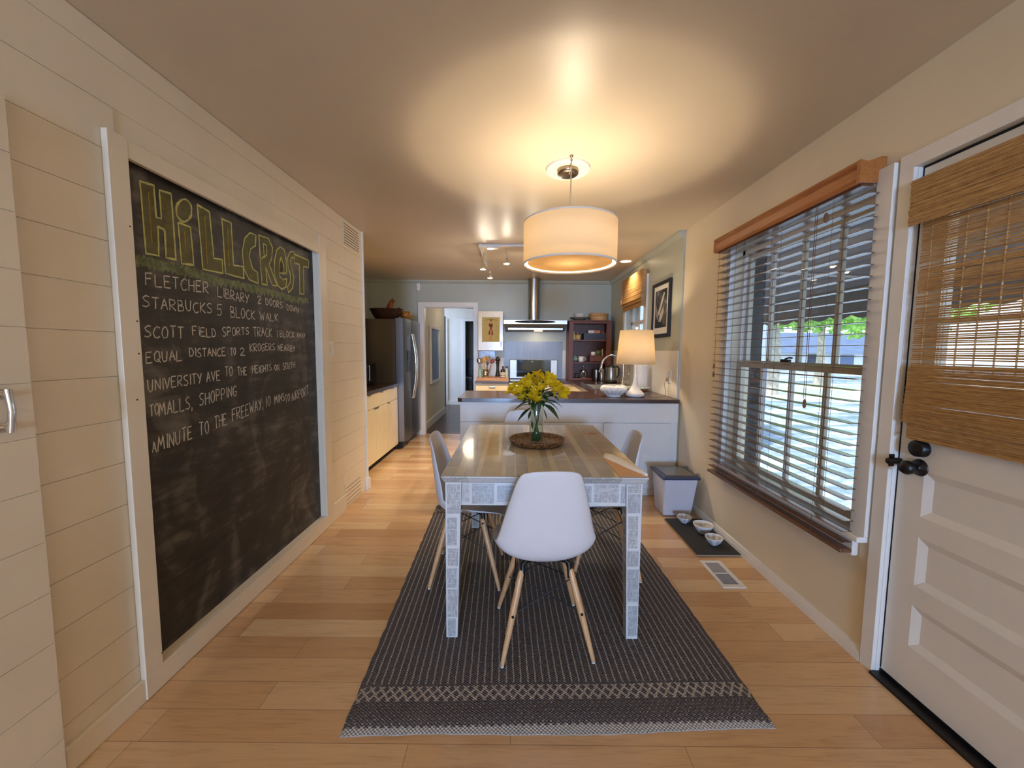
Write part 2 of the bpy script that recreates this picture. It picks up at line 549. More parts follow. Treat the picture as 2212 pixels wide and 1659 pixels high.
struct('wall_hall_back', w, MAT['sage'])

# ------------------------------------------------------------------ closet door in the near left corner
t = struct_empty('door_2', (-1.40, 0.6, 0.0))
m = MB()
z = -0.006
while z < 2.02:
    z0, z1 = max(z, 0.012), min(z + 0.157, 2.03)
    m.box(-1.40, -1.375, 0.10, 1.135, z0 + 0.001, z1 - 0.001)
    z += 0.157
m.box(-1.4145, -1.378, 0.10, 1.133, 0.012, 2.03)
P('door_panel', m, MAT['shiplap'], t)
m = MB()
m.tube([(-1.375, 1.062, 1.225), (-1.352, 1.062, 1.225)], 0.008).tube([(-1.375, 1.062, 1.135), (-1.352, 1.062, 1.135)], 0.008)
m.box(-1.3749, -1.372, 1.048, 1.076, 1.212, 1.238).box(-1.3749, -1.372, 1.048, 1.076, 1.122, 1.148)
m.tube([(-1.352, 1.062, 1.238), (-1.347, 1.062, 1.20), (-1.345, 1.062, 1.18), (-1.347, 1.062, 1.16), (-1.352, 1.062, 1.122)], 0.008)
P('handle', m, MAT['chrome'], t, label='chrome pull handle')

# ------------------------------------------------------------------ chalkboard
t = thing('chalkboard', 'large black chalkboard in a white board frame on the shiplap wall', 'chalkboard', (-1.40, 2.25, 0.005))
m = MB()
m.box(XL + 0.0012, -1.392, 1.428, 1.502, 0.095, 2.10).box(XL + 0.0012, -1.392, 2.93, 3.035, 0.095, 2.10)
m.box(XL + 0.0012, -1.392, 1.428, 3.035, 0.004, 0.0945).box(XL + 0.0012, -1.3935, 1.5025, 2.9295, 2.034, 2.099)
m.box(-1.455, XL, 1.482, 1.500, 0.052, 2.088).box(-1.455, XL, 2.933, 2.978, 0.052, 2.088)
m.box(-1.455, XL, 1.500, 2.933, 0.052, 0.094).box(-1.455, XL, 1.500, 2.933, 2.056, 2.088)
P('frame', m, MAT['shiplap'], t, bevel=0.0015)
m = MB()
for ny, nz in ((1.49, 1.79), (1.492, 1.45), (1.49, 1.33), (1.47, 1.16), (1.50, 0.14), (2.98, 1.05)):
    P('nail', MB().lathe([(0, .0003), (.0035, .0003)], (-1.392, ny, nz), 8, axis='x'), MAT['dark'], t)
m = MB().box(-1.456, -1.445, 1.500, 2.933, 0.094, 2.056)
k = NT('chalk_smeared_blackboard')
v = k.coord((1, 1, 1))
n1 = k.noise(k.coord((1, 1.6, 1.0), (0.5, 0, 0)), 2.2, 6, 0.6, 1.4)
n2 = k.noise(k.coord((1, 3.0, 14.0), (0.35, 0, 0)), 1.5, 5, 0.6, 0.6)
f = k.math('ADD', k.math('MULTIPLY', n1, 0.6), k.math('MULTIPLY', n2, 0.4))
k.set(col=k.ramp(f, [(0.36, lin(34, 33, 31)), (0.5, lin(54, 51, 47)), (0.64, lin(104, 98, 90))]), rough=0.55, spec=0.4)
P('board', m, k.m, t)


def chalk_mat(name, rgb, cover, soft=0.16, top=1.0):
    c = NT(name)
    v = c.coord()
    n = c.noise(v, 520, 2)
    n2 = c.noise(v, 35, 3)
    a = c.ramp(c.math('ADD', c.math('MULTIPLY', n, 0.7), c.math('MULTIPLY', n2, 0.3)), [(cover, (0, 0, 0)), (cover + soft, (top, top, top))])
    tr = c.n('BsdfTransparent')
    d = c.n('BsdfDiffuse', {'Color': c.ramp(n2, [(0, tuple(x * 0.85 for x in lin(*rgb)[:3])), (1, lin(*rgb))])})
    mx = c.n('MixShader', {0: a, 1: tr.outputs[0], 2: d.outputs[0]})
    c.t.links.new(mx.outputs[0], c.out.inputs[0])
    return c.m


WORDS = [
    ('FLETCHER', 1.595, 1.6, 1.931, 1.609, 1.933, 1.661, 1.596, 1.648),
    ('LIBRARY', 1.98, 1.604, 2.22, 1.598, 2.221, 1.646, 1.981, 1.652),
    ('2', 2.287, 1.606, 2.329, 1.609, 2.329, 1.655, 2.286, 1.651),
    ('DOORS', 2.362, 1.609, 2.541, 1.603, 2.54, 1.643, 2.361, 1.648),
    ('DOWN', 2.581, 1.599, 2.728, 1.591, 2.726, 1.631, 2.578, 1.637),
    ('STARBUCKS', 1.575, 1.51, 1.947, 1.517, 1.948, 1.565, 1.577, 1.555),
    ('5', 1.97, 1.513, 2.013, 1.514, 2.015, 1.569, 1.97, 1.566),
    ('BLOCK', 2.063, 1.512, 2.265, 1.512, 2.265, 1.561, 2.064, 1.568),
    ('WALK', 2.301, 1.515, 2.491, 1.519, 2.491, 1.565, 2.301, 1.565),
    ('SCOTT', 1.569, 1.395, 1.771, 1.393, 1.773, 1.444, 1.571, 1.441),
    ('FIELD', 1.812, 1.411, 1.962, 1.404, 1.962, 1.444, 1.812, 1.453),
    ('SPORTS', 1.998, 1.41, 2.209, 1.433, 2.208, 1.468, 1.998, 1.456),
    ('TRACK', 2.238, 1.422, 2.418, 1.426, 2.418, 1.477, 2.237, 1.474),
    ('1', 2.454, 1.424, 2.478, 1.425, 2.478, 1.468, 2.452, 1.467),
    ('BLOCK', 2.491, 1.425, 2.665, 1.429, 2.664, 1.468, 2.489, 1.465),
    ('AWAY', 2.687, 1.428, 2.801, 1.432, 2.798, 1.463, 2.683, 1.461),
    ('EQUAL', 1.564, 1.292, 1.755, 1.301, 1.756, 1.344, 1.565, 1.335),
    ('DISTANCE', 1.788, 1.313, 2.019, 1.314, 2.02, 1.354, 1.788, 1.352),
    ('TO', 2.049, 1.318, 2.093, 1.319, 2.093, 1.357, 2.048, 1.355),
    ('2', 2.12, 1.316, 2.171, 1.317, 2.171, 1.358, 2.119, 1.356),
    ('KROGERS', 2.202, 1.337, 2.442, 1.346, 2.441, 1.385, 2.201, 1.382),
    ('NEARBY', 2.466, 1.342, 2.666, 1.336, 2.664, 1.375, 2.464, 1.382),
    ('UNIVERSITY', 1.556, 1.179, 1.857, 1.192, 1.858, 1.238, 1.557, 1.227),
    ('AVE', 1.879, 1.193, 1.974, 1.197, 1.975, 1.246, 1.879, 1.242),
    ('TO', 2.003, 1.209, 2.063, 1.209, 2.064, 1.257, 2.004, 1.259),
    ('THE', 2.094, 1.21, 2.173, 1.212, 2.174, 1.256, 2.093, 1.254),
    ('HEIGHTS', 2.213, 1.213, 2.398, 1.223, 2.397, 1.26, 2.212, 1.257),
    ('OR', 2.422, 1.223, 2.483, 1.222, 2.481, 1.255, 2.419, 1.255),
    ('SOUTH', 2.508, 1.221, 2.659, 1.23, 2.657, 1.269, 2.506, 1.262),
    ('TO', 1.548, 1.076, 1.595, 1.082, 1.596, 1.127, 1.549, 1.122),
    ('MALLS,', 1.616, 1.076, 1.794, 1.082, 1.796, 1.138, 1.618, 1.131),
    ('SHOPPING', 1.828, 1.086, 2.087, 1.109, 2.088, 1.161, 1.83, 1.143),
    ('A', 1.542, 0.933, 1.567, 0.929, 1.569, 0.976, 1.544, 0.979),
    ('MINUTE', 1.599, 0.93, 1.784, 0.95, 1.786, 1.006, 1.602, 0.992),
    ('TO', 1.819, 0.953, 1.883, 0.944, 1.885, 1.004, 1.82, 1.013),
    ('THE', 1.914, 0.962, 2.003, 0.969, 2.004, 1.027, 1.915, 1.022),
    ('FREEWAY,', 2.037, 0.975, 2.303, 1.01, 2.304, 1.071, 2.038, 1.038),
    ('10', 2.32, 1.011, 2.377, 1.017, 2.378, 1.077, 2.32, 1.073),
    ('MINS', 2.407, 1.02, 2.521, 1.029, 2.52, 1.076, 2.406, 1.071),
    ('TO', 2.52, 1.016, 2.581, 1.017, 2.58, 1.062, 2.518, 1.061),
    ('AIRPORT', 2.594, 1.014, 2.822, 1.032, 2.822, 1.097, 2.592, 1.064),
]
LETTERS = {
    'H': [(1.6, 1.993), (1.661, 2.0), (1.661, 1.875), (1.684, 1.878), (1.686, 1.994), (1.741, 1.998), (1.747, 1.729), (1.698, 1.725), (1.697, 1.839), (1.668, 1.842), (1.664, 1.727), (1.604, 1.723)],
    'i': [(1.767, 1.89), (1.832, 1.892), (1.839, 1.727), (1.774, 1.718)],
    'L': [(1.879, 2.004), (1.955, 1.996), (1.966, 1.785), (2.026, 1.789), (2.021, 1.725), (1.896, 1.718)],
    'M': [(2.033, 1.99), (2.1, 1.991), (2.102, 1.782), (2.176, 1.787), (2.179, 1.725), (2.041, 1.729)],
    'C': [(2.286, 1.922), (2.298, 1.987), (2.249, 1.985), (2.203, 1.942), (2.176, 1.87), (2.179, 1.779), (2.218, 1.729), (2.297, 1.72), (2.299, 1.778), (2.255, 1.795), (2.233, 1.851), (2.245, 1.901)],
    'R': [(2.323, 1.992), (2.412, 1.999), (2.452, 1.955), (2.434, 1.885), (2.41, 1.851), (2.482, 1.735), (2.432, 1.73), (2.375, 1.828), (2.383, 1.723), (2.334, 1.724), (2.327, 1.861), (2.361, 1.879), (2.391, 1.902), (2.391, 1.952), (2.365, 1.958), (2.365, 1.884), (2.327, 1.862)],
    'e': [(2.592, 1.829), (2.592, 1.92), (2.57, 1.972), (2.531, 1.98), (2.491, 1.95), (2.465, 1.88), (2.462, 1.8), (2.482, 1.742), (2.53, 1.721), (2.579, 1.744), (2.59, 1.801), (2.551, 1.783), (2.515, 1.797), (2.508, 1.822), (2.56, 1.824), (2.559, 1.881), (2.538, 1.921), (2.517, 1.885), (2.508, 1.822)],
    's': [(2.69, 1.987), (2.643, 1.981), (2.607, 1.93), (2.61, 1.879), (2.633, 1.841), (2.633, 1.786), (2.594, 1.744), (2.604, 1.71), (2.655, 1.75), (2.675, 1.819), (2.655, 1.869), (2.641, 1.912), (2.656, 1.946), (2.687, 1.947)],
    'T': [(2.695, 1.973), (2.876, 1.977), (2.869, 1.924), (2.8, 1.918), (2.796, 1.728), (2.742, 1.725), (2.749, 1.918), (2.691, 1.919)],
    'o': [(1.845, 1.952), (1.837, 1.933), (1.823, 1.917), (1.807, 1.906), (1.791, 1.902), (1.777, 1.906), (1.767, 1.917), (1.763, 1.933), (1.766, 1.952), (1.773, 1.97), (1.786, 1.986), (1.802, 1.997), (1.818, 2.002), (1.833, 1.999), (1.843, 1.988), (1.847, 1.972)],
}
SQUIGGLE = [(1.561, 1.686), (1.645, 1.688), (1.734, 1.694), (1.777, 1.69), (1.857, 1.694), (1.938, 1.683), (2.055, 1.68), (2.198, 1.69), (2.258, 1.688), (2.4, 1.686), (2.573, 1.682), (2.694, 1.678), (2.871, 1.693)]

GL = {
    'A': [[(0, 0), (.5, 1), (1, 0)], [(.2, .38), (.82, .4)]],
    'B': [[(.08, 0), (0, 1), (.7, .95), (.78, .65), (.05, .52), (.9, .45), (.95, .1), (.08, 0)]],
    'C': [[(1, .88), (.6, 1), (.15, .75), (0, .4), (.25, .05), (.6, 0), (1, .15)]],
    'D': [[(.05, 0), (0, 1), (.6, .9), (1, .5), (.7, .1), (.05, 0)]],
    'E': [[(.95, 1), (.02, .97), (0, 0), (1, .03)], [(0, .52), (.75, .55)]],
    'F': [[(1, 1), (.03, .96), (0, 0)], [(0, .52), (.75, .56)]],
    'G': [[(1, .85), (.6, 1), (.1, .75), (0, .35), (.3, 0), (.85, .05), (.95, .42), (.5, .42)]],
    'H': [[(.05, 1), (0, 0)], [(1, 1), (.95, 0)], [(0, .5), (1, .52)]],
    'I': [[(.5, 1), (.5, 0)]],
    'K': [[(.05, 1), (0, 0)], [(1, .98), (.05, .45), (1, 0)]],
    'L': [[(.02, 1), (0, 0), (1, .04)]],
    'M': [[(0, 0), (.15, 1), (.5, .3), (.85, 1), (1, 0)]],
    'N': [[(0, 0), (.05, 1), (.92, 0), (1, 1)]],
    'O': [[(.5, 1), (.1, .8), (0, .4), (.3, 0), (.8, .1), (1, .6), (.75, .95), (.45, 1)]],
    'P': [[(.02, 0), (0, 1), (.8, .95), (.95, .7), (.7, .48), (.02, .45)]],
    'Q': [[(.5, 1), (.05, .7), (.1, .15), (.6, 0), (1, .4), (.85, .9), (.5, 1)], [(.55, .3), (1.1, -.1)]],
    'R': [[(.02, 0), (0, 1), (.8, .95), (.9, .7), (.6, .5), (.05, .46), (1, 0)]],
    'S': [[(.95, .92), (.5, 1), (.05, .78), (.3, .55), (.8, .42), (.95, .2), (.5, 0), (0, .1)]],
    'T': [[(0, .98), (1, 1)], [(.5, 1), (.48, 0)]],
    'U': [[(0, 1), (.05, .25), (.35, 0), (.8, .1), (.95, 1)]],
    'V': [[(0, 1), (.45, 0), (1, 1)]],
    'W': [[(0, 1), (.25, 0), (.5, .7), (.75, 0), (1, 1)]],
    'Y': [[(0, 1), (.48, .5)], [(1, 1), (.3, 0)]],
    '0': [[(.5, 1), (.1, .7), (.1, .3), (.5, 0), (.9, .3), (.9, .75), (.5, 1)]],
    '1': [[(.5, 1), (.5, 0)]],
    '2': [[(.05, .75), (.4, 1), (.85, .85), (.8, .55), (0, 0), (1, .03)]],
    '5': [[(1, 1), (.15, .97), (.08, .55), (.7, .6), (.95, .3), (.6, 0), (0, .05)]],
    ',': [[(.3, .12), (.15, -.2)]],
}
CX = -1.4442


def ribbon(mb, pts, wd, x=CX, rnd=RND):
    """flat chalk stroke through (y, z) points"""
    ps = [Vector(p) for p in pts]
    L, R = [], []
    for i, p in enumerate(ps):
        d = (ps[min(i + 1, len(ps) - 1)] - ps[max(i - 1, 0)])
        if d.length < 1e-6: d = Vector((1, 0))
        d.normalize()
        nrm = Vector((-d.y, d.x)) * wd * rnd.uniform(0.38, 0.6)
        L.append((x, p.x + nrm.x, p.y + nrm.y)); R.append((x, p.x - nrm.x, p.y - nrm.y))
    for i in range(len(ps) - 1):
        mb.quad(R[i], R[i + 1], L[i + 1], L[i])


def fine(pts, step=0.012, jit=0.0009):
    out = []
    for a, b in zip(pts, pts[1:]):
        a, b = Vector(a), Vector(b)
        n = max(1, int((b - a).length / step))
        for i in range(n):
            q = a.lerp(b, i / n)
            out.append((q.x + RND.uniform(-jit, jit), q.y + RND.uniform(-jit, jit)))
    out.append(tuple(pts[-1]))
    return out


m = MB()
for row in WORDS:
    word = row[0]
    bl, br_, tr_, tl = [Vector(row[1 + 2 * i:3 + 2 * i]) for i in range(4)]
    dx = max(0.0, 1.574 - min(bl.x, tl.x))
    bl.x += dx; tl.x += dx
    if len(word) < 3: br_.x += dx; tr_.x += dx
    wid = [0.42 if ch in 'I1,' else (1.25 if ch in 'MW' else 1.0) for ch in word]
    tot = sum(wid)
    acc = 0.0
    for ch, wl in zip(word, wid):
        u0, u1 = acc / tot, (acc + wl * 0.74) / tot
        dv = RND.uniform(-0.06, 0.06)
        acc += wl
        for st in GL[ch]:
            pts = []
            for gx, gz in st:
                u = u0 + (u1 - u0) * gx
                gz = gz + dv
                p = bl.lerp(br_, u).lerp(tl.lerp(tr_, u), gz)
                pts.append((p.x, p.y))
            ribbon(m, fine(pts), 0.0052)
P('chalk_lettering', m, chalk_mat('white_chalk', (220, 214, 198), 0.30), t, label='white handwritten chalk lines')
fill = chalk_mat('olive_chalk', (158, 154, 98), 0.30, 0.42, 0.92)
accent = chalk_mat('orange_chalk', (190, 150, 84), 0.34)
line = chalk_mat('yellow_green_chalk', (214, 212, 140), 0.30)
m = MB()
for _ in range(3):
    pts = []
    for a, b in zip(SQUIGGLE, SQUIGGLE[1:]):
        for i in range(12):
            q = Vector(a).lerp(Vector(b), i / 12)
            pts.append((q.x + RND.uniform(-.012, .012), q.y + 0.02 * math.sin(len(pts) * 2.1) + RND.uniform(-.006, .006)))
    ribbon(m, pts, 0.022, CX - 0.0001 + 0.0001 * _)
P('underline_scribble', m, chalk_mat('sage_chalk', (172, 180, 138), 0.30, 0.40, 0.95), t, label='rubbed olive green chalk scribble')
STROKES = {'H': ((1.633, 1.965), (1.634, 1.766)), 'i': ((1.80, 1.858), (1.799, 1.778)), 'L': ((1.923, 1.969), (1.923, 1.747)), 'M': ((2.071, 1.961), (2.071, 1.768))}
for key, poly in LETTERS.items():
    m = MB()
    for _ in range(2):
        ribbon(m, fine([(p[0] + RND.uniform(-.003, .003), p[1] + RND.uniform(-.003, .003)) for p in poly + poly[:1]], 0.02), 0.0065, CX + 0.0002 + _ * 0.0001)
    o = P('letter', m, line, t, label='yellow green chalk letter outline')
    if key in STROKES:
        m = MB()
        ribbon(m, fine(list(STROKES[key])), 0.005, CX + 0.0004)
        P('inner_stroke', m, accent, o)
    P('chalk_fill', MB().add([(CX - 0.0002, p[0], p[1]) for p in poly], [tuple(range(len(poly)))[::-1]]), fill, o)

# small things on the left wall
t = thing('light_switch', 'white rocker light switch plate on the shiplap wall beyond the chalkboard', 'light switch', (XL, 3.11, 1.30))
P('plate', MB().box(XL, XL + 0.006, 3.065, 3.165, 1.300, 1.415), MAT['trimwhite'], t, bevel=0.002)
P('rocker', MB().box(XL + 0.006, XL + 0.010, 3.098, 3.132, 1.325, 1.39), MAT['ceramic'], t, bevel=0.001)


def wall_vent(y0, y1, z0, z1, n, label):
    t = thing('wall_vent', label, 'vent', (XL, (y0 + y1) / 2, z0), 'vents cut in the shiplap wall')
    P('backing', MB().box(XL + 0.0012, XL + 0.0022, y0, y1, z0, z1), MAT['dark'], t)
    m = MB()
    p = (z1 - z0) / n
    for k in range(n):
        m.box(XL + 0.0022, XL + 0.005, y0, y1, z0 + k * p + 0.0065, z0 + (k + 1) * p)
    m.box(XL + 0.0012, XL + 0.005, y0 - 0.012, y0, z0 - 0.01, z1 + 0.01).box(XL + 0.0012, XL + 0.005, y1, y1 + 0.012, z0 - 0.01, z1 + 0.01)
    m.box(XL + 0.0012, XL + 0.005, y0, y1, z1, z1 + 0.01).box(XL + 0.0012, XL + 0.005, y0, y1, z0 - 0.01, z0)
    P('slats', m, MAT['shiplap'], t)


wall_vent(3.405, 3.725, 2.235, 2.415, 8, 'white slotted wall vent high up just under the ceiling')
wall_vent(3.31, 3.64, 0.03, 0.205, 5, 'white slotted wall vent low down just above the floor')
struct('trim_7', MB().box(XL, XL + 0.006, 3.30, 3.775, 1.975, 1.985).box(XL, XL + 0.004, 3.265, 3.285, 0.24, 0.31), MAT['shiplap'])

# ------------------------------------------------------------------ dining window
wn = struct_empty('window_1', (XR, 2.32, 0.48))
m = MB()
m.box(1.515, XR, 1.667, 1.742, 0.56, 2.11).box(1.515, XR, 2.865, 2.95, 0.56, 2.11).box(1.515, XR, 1.742, 2.865, 2.06, 2.11)
m.box(1.60, 1.64, WY0, WY0 + 0.03, WZ0, WZ1).box(1.60, 1.64, WY1 - 0.03, WY1, WZ0, WZ1).box(1.60, 1.64, WY0, WY1, WZ1 - 0.05, WZ1).box(1.60, 1.64, WY0, WY1, WZ0, WZ0 + 0.03)
P('window_frame', m, MAT['trimwhite'], wn, bevel=0.002)
m = MB().box(1.485, 1.60, 1.667, 2.95, 0.535, 0.56)
m.prism([(1.515, 0.45), (1.515, 0.535), (1.545, 0.535), (1.545, 0.45)], 'y', 1.72, 2.93)
P('window_sill', m, MAT['trimwhite'], wn, bevel=0.004)


def sash(name, x0, x1, y0, y1, z0, z1, st, rail0, rail1, ys, mw):
    m = MB()
    m.box(x0, x1, y0, y0 + st, z0, z1).box(x0, x1, y1 - st, y1, z0, z1)
    m.box(x0, x1, y0 + st, y1 - st, z0, z0 + rail0).box(x0, x1, y0 + st, y1 - st, z1 - rail1, z1)
    for y in ys:
        m.box(x0 + 0.006, x1 - 0.004, y - mw, y + mw, z0 + rail0, z1 - rail1)
        m.box(x0 + 0.0, x0 + 0.006, y - mw * 0.5, y + mw * 0.5, z0 + rail0, z1 - rail1)
    o = P(name, m, MAT['mullion'], wn, bevel=0.002)
    P('pane', MB().box((x0 + x1) / 2, (x0 + x1) / 2 + 0.003, y0 + st, y1 - st, z0 + rail0, z1 - rail1), MAT['pane'], o)


ms = [2.045, 2.305, 2.575]
sash('upper_sash', 1.622, 1.652, WY0 + 0.03, WY1 - 0.03, 1.255, WZ1 - 0.02, 0.035, 0.04, 0.05, ms, 0.013)
sash('lower_sash', 1.590, 1.620, WY0 + 0.03, WY1 - 0.03, WZ0 + 0.03, 1.295, 0.040, 0.06, 0.045, ms, 0.013)
m = MB().box(1.575, 1.592, 2.30, 2.37, 1.296, 1.312).tube([(1.585, 2.34, 1.315), (1.58, 2.30, 1.322), (1.578, 2.275, 1.32)], 0.005)
P('sash_lock', m, MAT['blackmetal'], wn)

t = thing('venetian_blind', 'brown wooden venetian blind with open slats over the dining window', 'blind', (1.49, 2.34, 0.46))
prof = [(1.5435, 2.055), (1.44, 2.055), (1.436, 2.066), (1.44, 2.075), (1.437, 2.11), (1.444, 2.122), (1.436, 2.135), (1.445, 2.152), (1.462, 2.150), (1.462, 2.078), (1.5435, 2.078)]
m = MB()
front = [(1.456, 2.060), (1.442, 2.060), (1.437, 2.070), (1.441, 2.080), (1.439, 2.118), (1.446, 2.130), (1.434, 2.142), (1.436, 2.152), (1.456, 2.152)]
m.prism(front, 'y', 1.7522, 2.9378)
for y0, y1 in ((1.735, 1.752), (2.938, 2.955)):
    m.prism([(1.436, 2.060), (1.5435, 2.060), (1.5435, 2.165), (1.52, 2.165), (1.47, 2.146), (1.436, 2.153)], 'y', y0, y1)
P('valance', m, MAT['valance'], t)
P('headrail', MB().box(1.462, 1.514, 1.755, 2.935, 2.052, 2.098), MAT['slat'], t)
NS = 32
z0s, dz = 0.512, 0.0485
tilt = math.radians(0.5)
proto = None
for k in range(NS):
    z = z0s + k * dz
    m = MB()
    rows = []
    for i in range(5):
        q = -1 + i / 2
        x = 1.490 + 0.0225 * q
        zz = z + 0.0225 * q * math.tan(tilt) + 0.0012 * (1 - q * q)
        rows.append([(x, 1.722, zz), (x, 2.952, zz)])
    m.grid(rows)
    rows2 = [[(p[0], p[1], p[2] - 0.0026) for p in r][::-1] for r in rows]
    m.grid(rows2)
    for e in (0, 1):
        for i in range(4):
            a, b = rows[i][e], rows[i + 1][e]
            m.quad(a, b, (b[0], b[1], b[2] - 0.0026), (a[0], a[1], a[2] - 0.0026))
    for i in (0, 4):
        a, b = rows[i]
        m.quad(a, b, (b[0], b[1], b[2] - 0.0026), (a[0], a[1], a[2] - 0.0026))
    P('slat', m, MAT['slat'], t)
P('bottom_rail', MB().box(1.463, 1.517, 1.722, 2.952, 0.462, 0.480), MAT['slat'], t, bevel=0.004)
MAT['cord'] = mat('brown_cord', (120, 86, 60), 0.8)
m = MB()
for y in (1.90, 2.335, 2.80):
    m.tube([(1.463, y, 0.475), (1.463, y, 2.055)], 0.0009, 5).tube([(1.517, y, 0.475), (1.517, y, 2.055)], 0.0009, 5)
P('ladder_cord', m, MAT['cord'], t)
cm = m = MB().tube([(1.456, 1.985, 2.05), (1.455, 1.985, 1.30), (1.456, 1.985, 1.12)], 0.0013, 6).tube([(1.458, 2.0, 2.05), (1.457, 2.0, 1.12)], 0.0013, 6)
m.lathe([(0.003, 1.12), (0.007, 1.11), (0.008, 1.085), (0.004, 1.075)], (1.457, 1.99, 0), 10)
P('pull_cord', m, MAT['cord'], t)
m = MB().tube([(1.455, 2.90, 2.05), (1.455, 2.90, 1.17)], 0.0012, 6)
for zc in (1.27, 1.21):
    m.lathe([(0.003, zc), (0.006, zc - 0.01), (0.007, zc - 0.03), (0.003, zc - 0.038)], (1.455, 2.905, 0), 10)
P('tilt_cord', m, MAT['cord'], t)
m = MB().lathe([(0.004, 2.0), (0.009, 1.99), (0.010, 1.965), (0.004, 1.955)], (1.452, 1.925, 0), 10)
P('cord_knob', m, MAT['cord'], t)

# ------------------------------------------------------------------ outside door with its bamboo shade
m = MB()
m.box(1.528, XR, DY1 - 0.002, DY1 + 0.056, 0, 2.12).box(1.528, XR, DY0 - 0.056, DY0 + 0.002, 0, 2.12).box(1.528, XR, DY0 + 0.002, DY1 - 0.002, 2.062, 2.12)
m.box(1.545, 1.66, DY1 - 0.004, DY1 + 0.001, 0, 2.06).box(1.545, 1.66, DY0 - 0.001, DY0 + 0.004, 0, 2.06)
struct('trim_8', m, MAT['trimwhite'], bevel=0.0015)
dr = struct_empty('door_1', (1.585, 1.19, 0.02))
DX, DT = 1.562, 0.042
ya, yb = DY0 + 0.008, DY1 - 0.010
m = MB()
m.box(DX, DX + DT, ya, ya + 0.105, 0.028, 2.053).box(DX, DX + DT, yb - 0.100, yb, 0.028, 2.053)
rails = [(0.028, 0.205), (0.375, 0.455), (0.648, 0.728), (0.905, 1.075), (1.86, 2.053)]
for z0, z1 in rails: m.box(DX, DX + DT, ya + 0.105, yb - 0.100, z0, z1)
for (z0, z1) in ((0.205, 0.375), (0.455, 0.648), (0.728, 0.905)):
    y0, y1 = ya + 0.105, yb - 0.100
    i, d = 0.028, 0.013
    a = [(DX, y0, z0), (DX, y1, z0), (DX, y1, z1), (DX, y0, z1)]
    b = [(DX + d, y0 + i, z0 + i), (DX + d, y1 - i, z0 + i), (DX + d, y1 - i, z1 - i), (DX + d, y0 + i, z1 - i)]
    m.add(a + b, [(0, 1, 5, 4), (1, 2, 6, 5), (2, 3, 7, 6), (3, 0, 4, 7), (4, 5, 6, 7)])
    m.box(DX + 0.018, DX + DT - 0.004, y0, y1, z0, z1)
P('door_panel', m, MAT['white'], dr)
m = MB()
m.box(DX + 0.01, DX + 0.03, 1.13, 1.15, 1.075, 1.86).box(DX + 0.01, DX + 0.03, ya + 0.105, yb - 0.1, 1.46, 1.475)
P('glazing_bar', m, MAT['white'], dr)
P('pane', MB().box(DX + 0.018, DX + 0.022, ya + 0.105, yb - 0.1, 1.075, 1.86), MAT['pane'], dr)
P('weatherstrip', MB().box(DX - 0.002, DX + 0.06, ya, yb, 2.054, 2.0615).box(DX - 0.001, DX + 0.05, yb + 0.001, DY1 - 0.005, 0.03, 2.06), MAT['dark'], dr)
P('deadbolt', MB().lathe([(0, -0.030), (0.026, -0.030), (0.031, -0.026), (0.033, 0)], (DX, 1.505, 0.99), 24, axis='x'), MAT['blackmetal'], dr)
m = MB().lathe([(0.0, -0.070), (0.018, -0.068), (0.027, -0.055), (0.026, -0.040), (0.013, -0.026), (0.012, -0.010), (0.030, -0.007), (0.033, 0)], (DX, 1.508, 0.915), 24, axis='x')
P('knob', m, MAT['blackmetal'], dr)
P('strike_plate', MB().box(1.526, 1.546, DY1 - 0.006, DY1 - 0.002, 0.895, 0.945).lathe([(0, -0.05), (0.012, -0.05), (0.012, 0)], (1.56, DY1 - 0.016, 0.92), 12, axis='x'), MAT['blackmetal'], dr)
struct('trim_9', MB().box(1.518, 1.70, DY0 + 0.002, DY1 - 0.004, 0, 0.012).box(1.56, 1.66, DY0 + 0.002, DY1 - 0.004, 0.012, 0.024), MAT['blackmetal'])

t = thing('bamboo_shade', 'large woven bamboo roman shade hanging over the outside door', 'blind', (1.54, 1.18, 1.03))
k = NT('woven_bamboo')
v = k.coord((1, 1.0, 60))
n1 = k.noise(v, 2.6, 5, 0.65)
n2 = k.noise(k.coord((1, 26, 150)), 1.0, 2)
c = k.ramp(k.math('ADD', k.math('MULTIPLY', n1, 0.65), k.math('MULTIPLY', n2, 0.35)),
           [(0.32, lin(112, 68, 30)), (0.42, lin(182, 134, 76)), (0.56, lin(210, 166, 102)), (0.68, lin(232, 196, 134))])
d = k.n('BsdfDiffuse', {'Color': c}); tl = k.n('BsdfTranslucent', {'Color': c})
g = k.n('BsdfGlossy', {'Color': (1, 1, 1, 1), 'Roughness': 0.4})
mx = k.n('MixShader', {0: 0.3, 1: d.outputs[0], 2: tl.outputs[0]})
mx2 = k.n('MixShader', {0: 0.05, 1: mx.outputs[0], 2: g.outputs[0]})
k.t.links.new(mx2.outputs[0], k.out.inputs[0])
MAT['bamboo'] = k.m


def reeds(m, xf, y0, y1, z0, z1, step, gap, rnd, wob=0.0015, miss=0.0, rag=0.004):
    """a woven sheet: flat reeds across, from z0 to z1; xf(z) gives the sheet's distance"""
    z = z0
    while z < z1:
        h = step * rnd.uniform(0.7, 1.25)
        if rnd.random() > miss:
            x = xf(z) + rnd.uniform(-wob, wob)
            a, b = y0 - rnd.uniform(0, rag), y1 + rnd.uniform(0, rag)
            m.box(x, x + 0.0022, a, b, z, z + h * (1 - gap * rnd.uniform(0.3, 1.6)))
        z += h


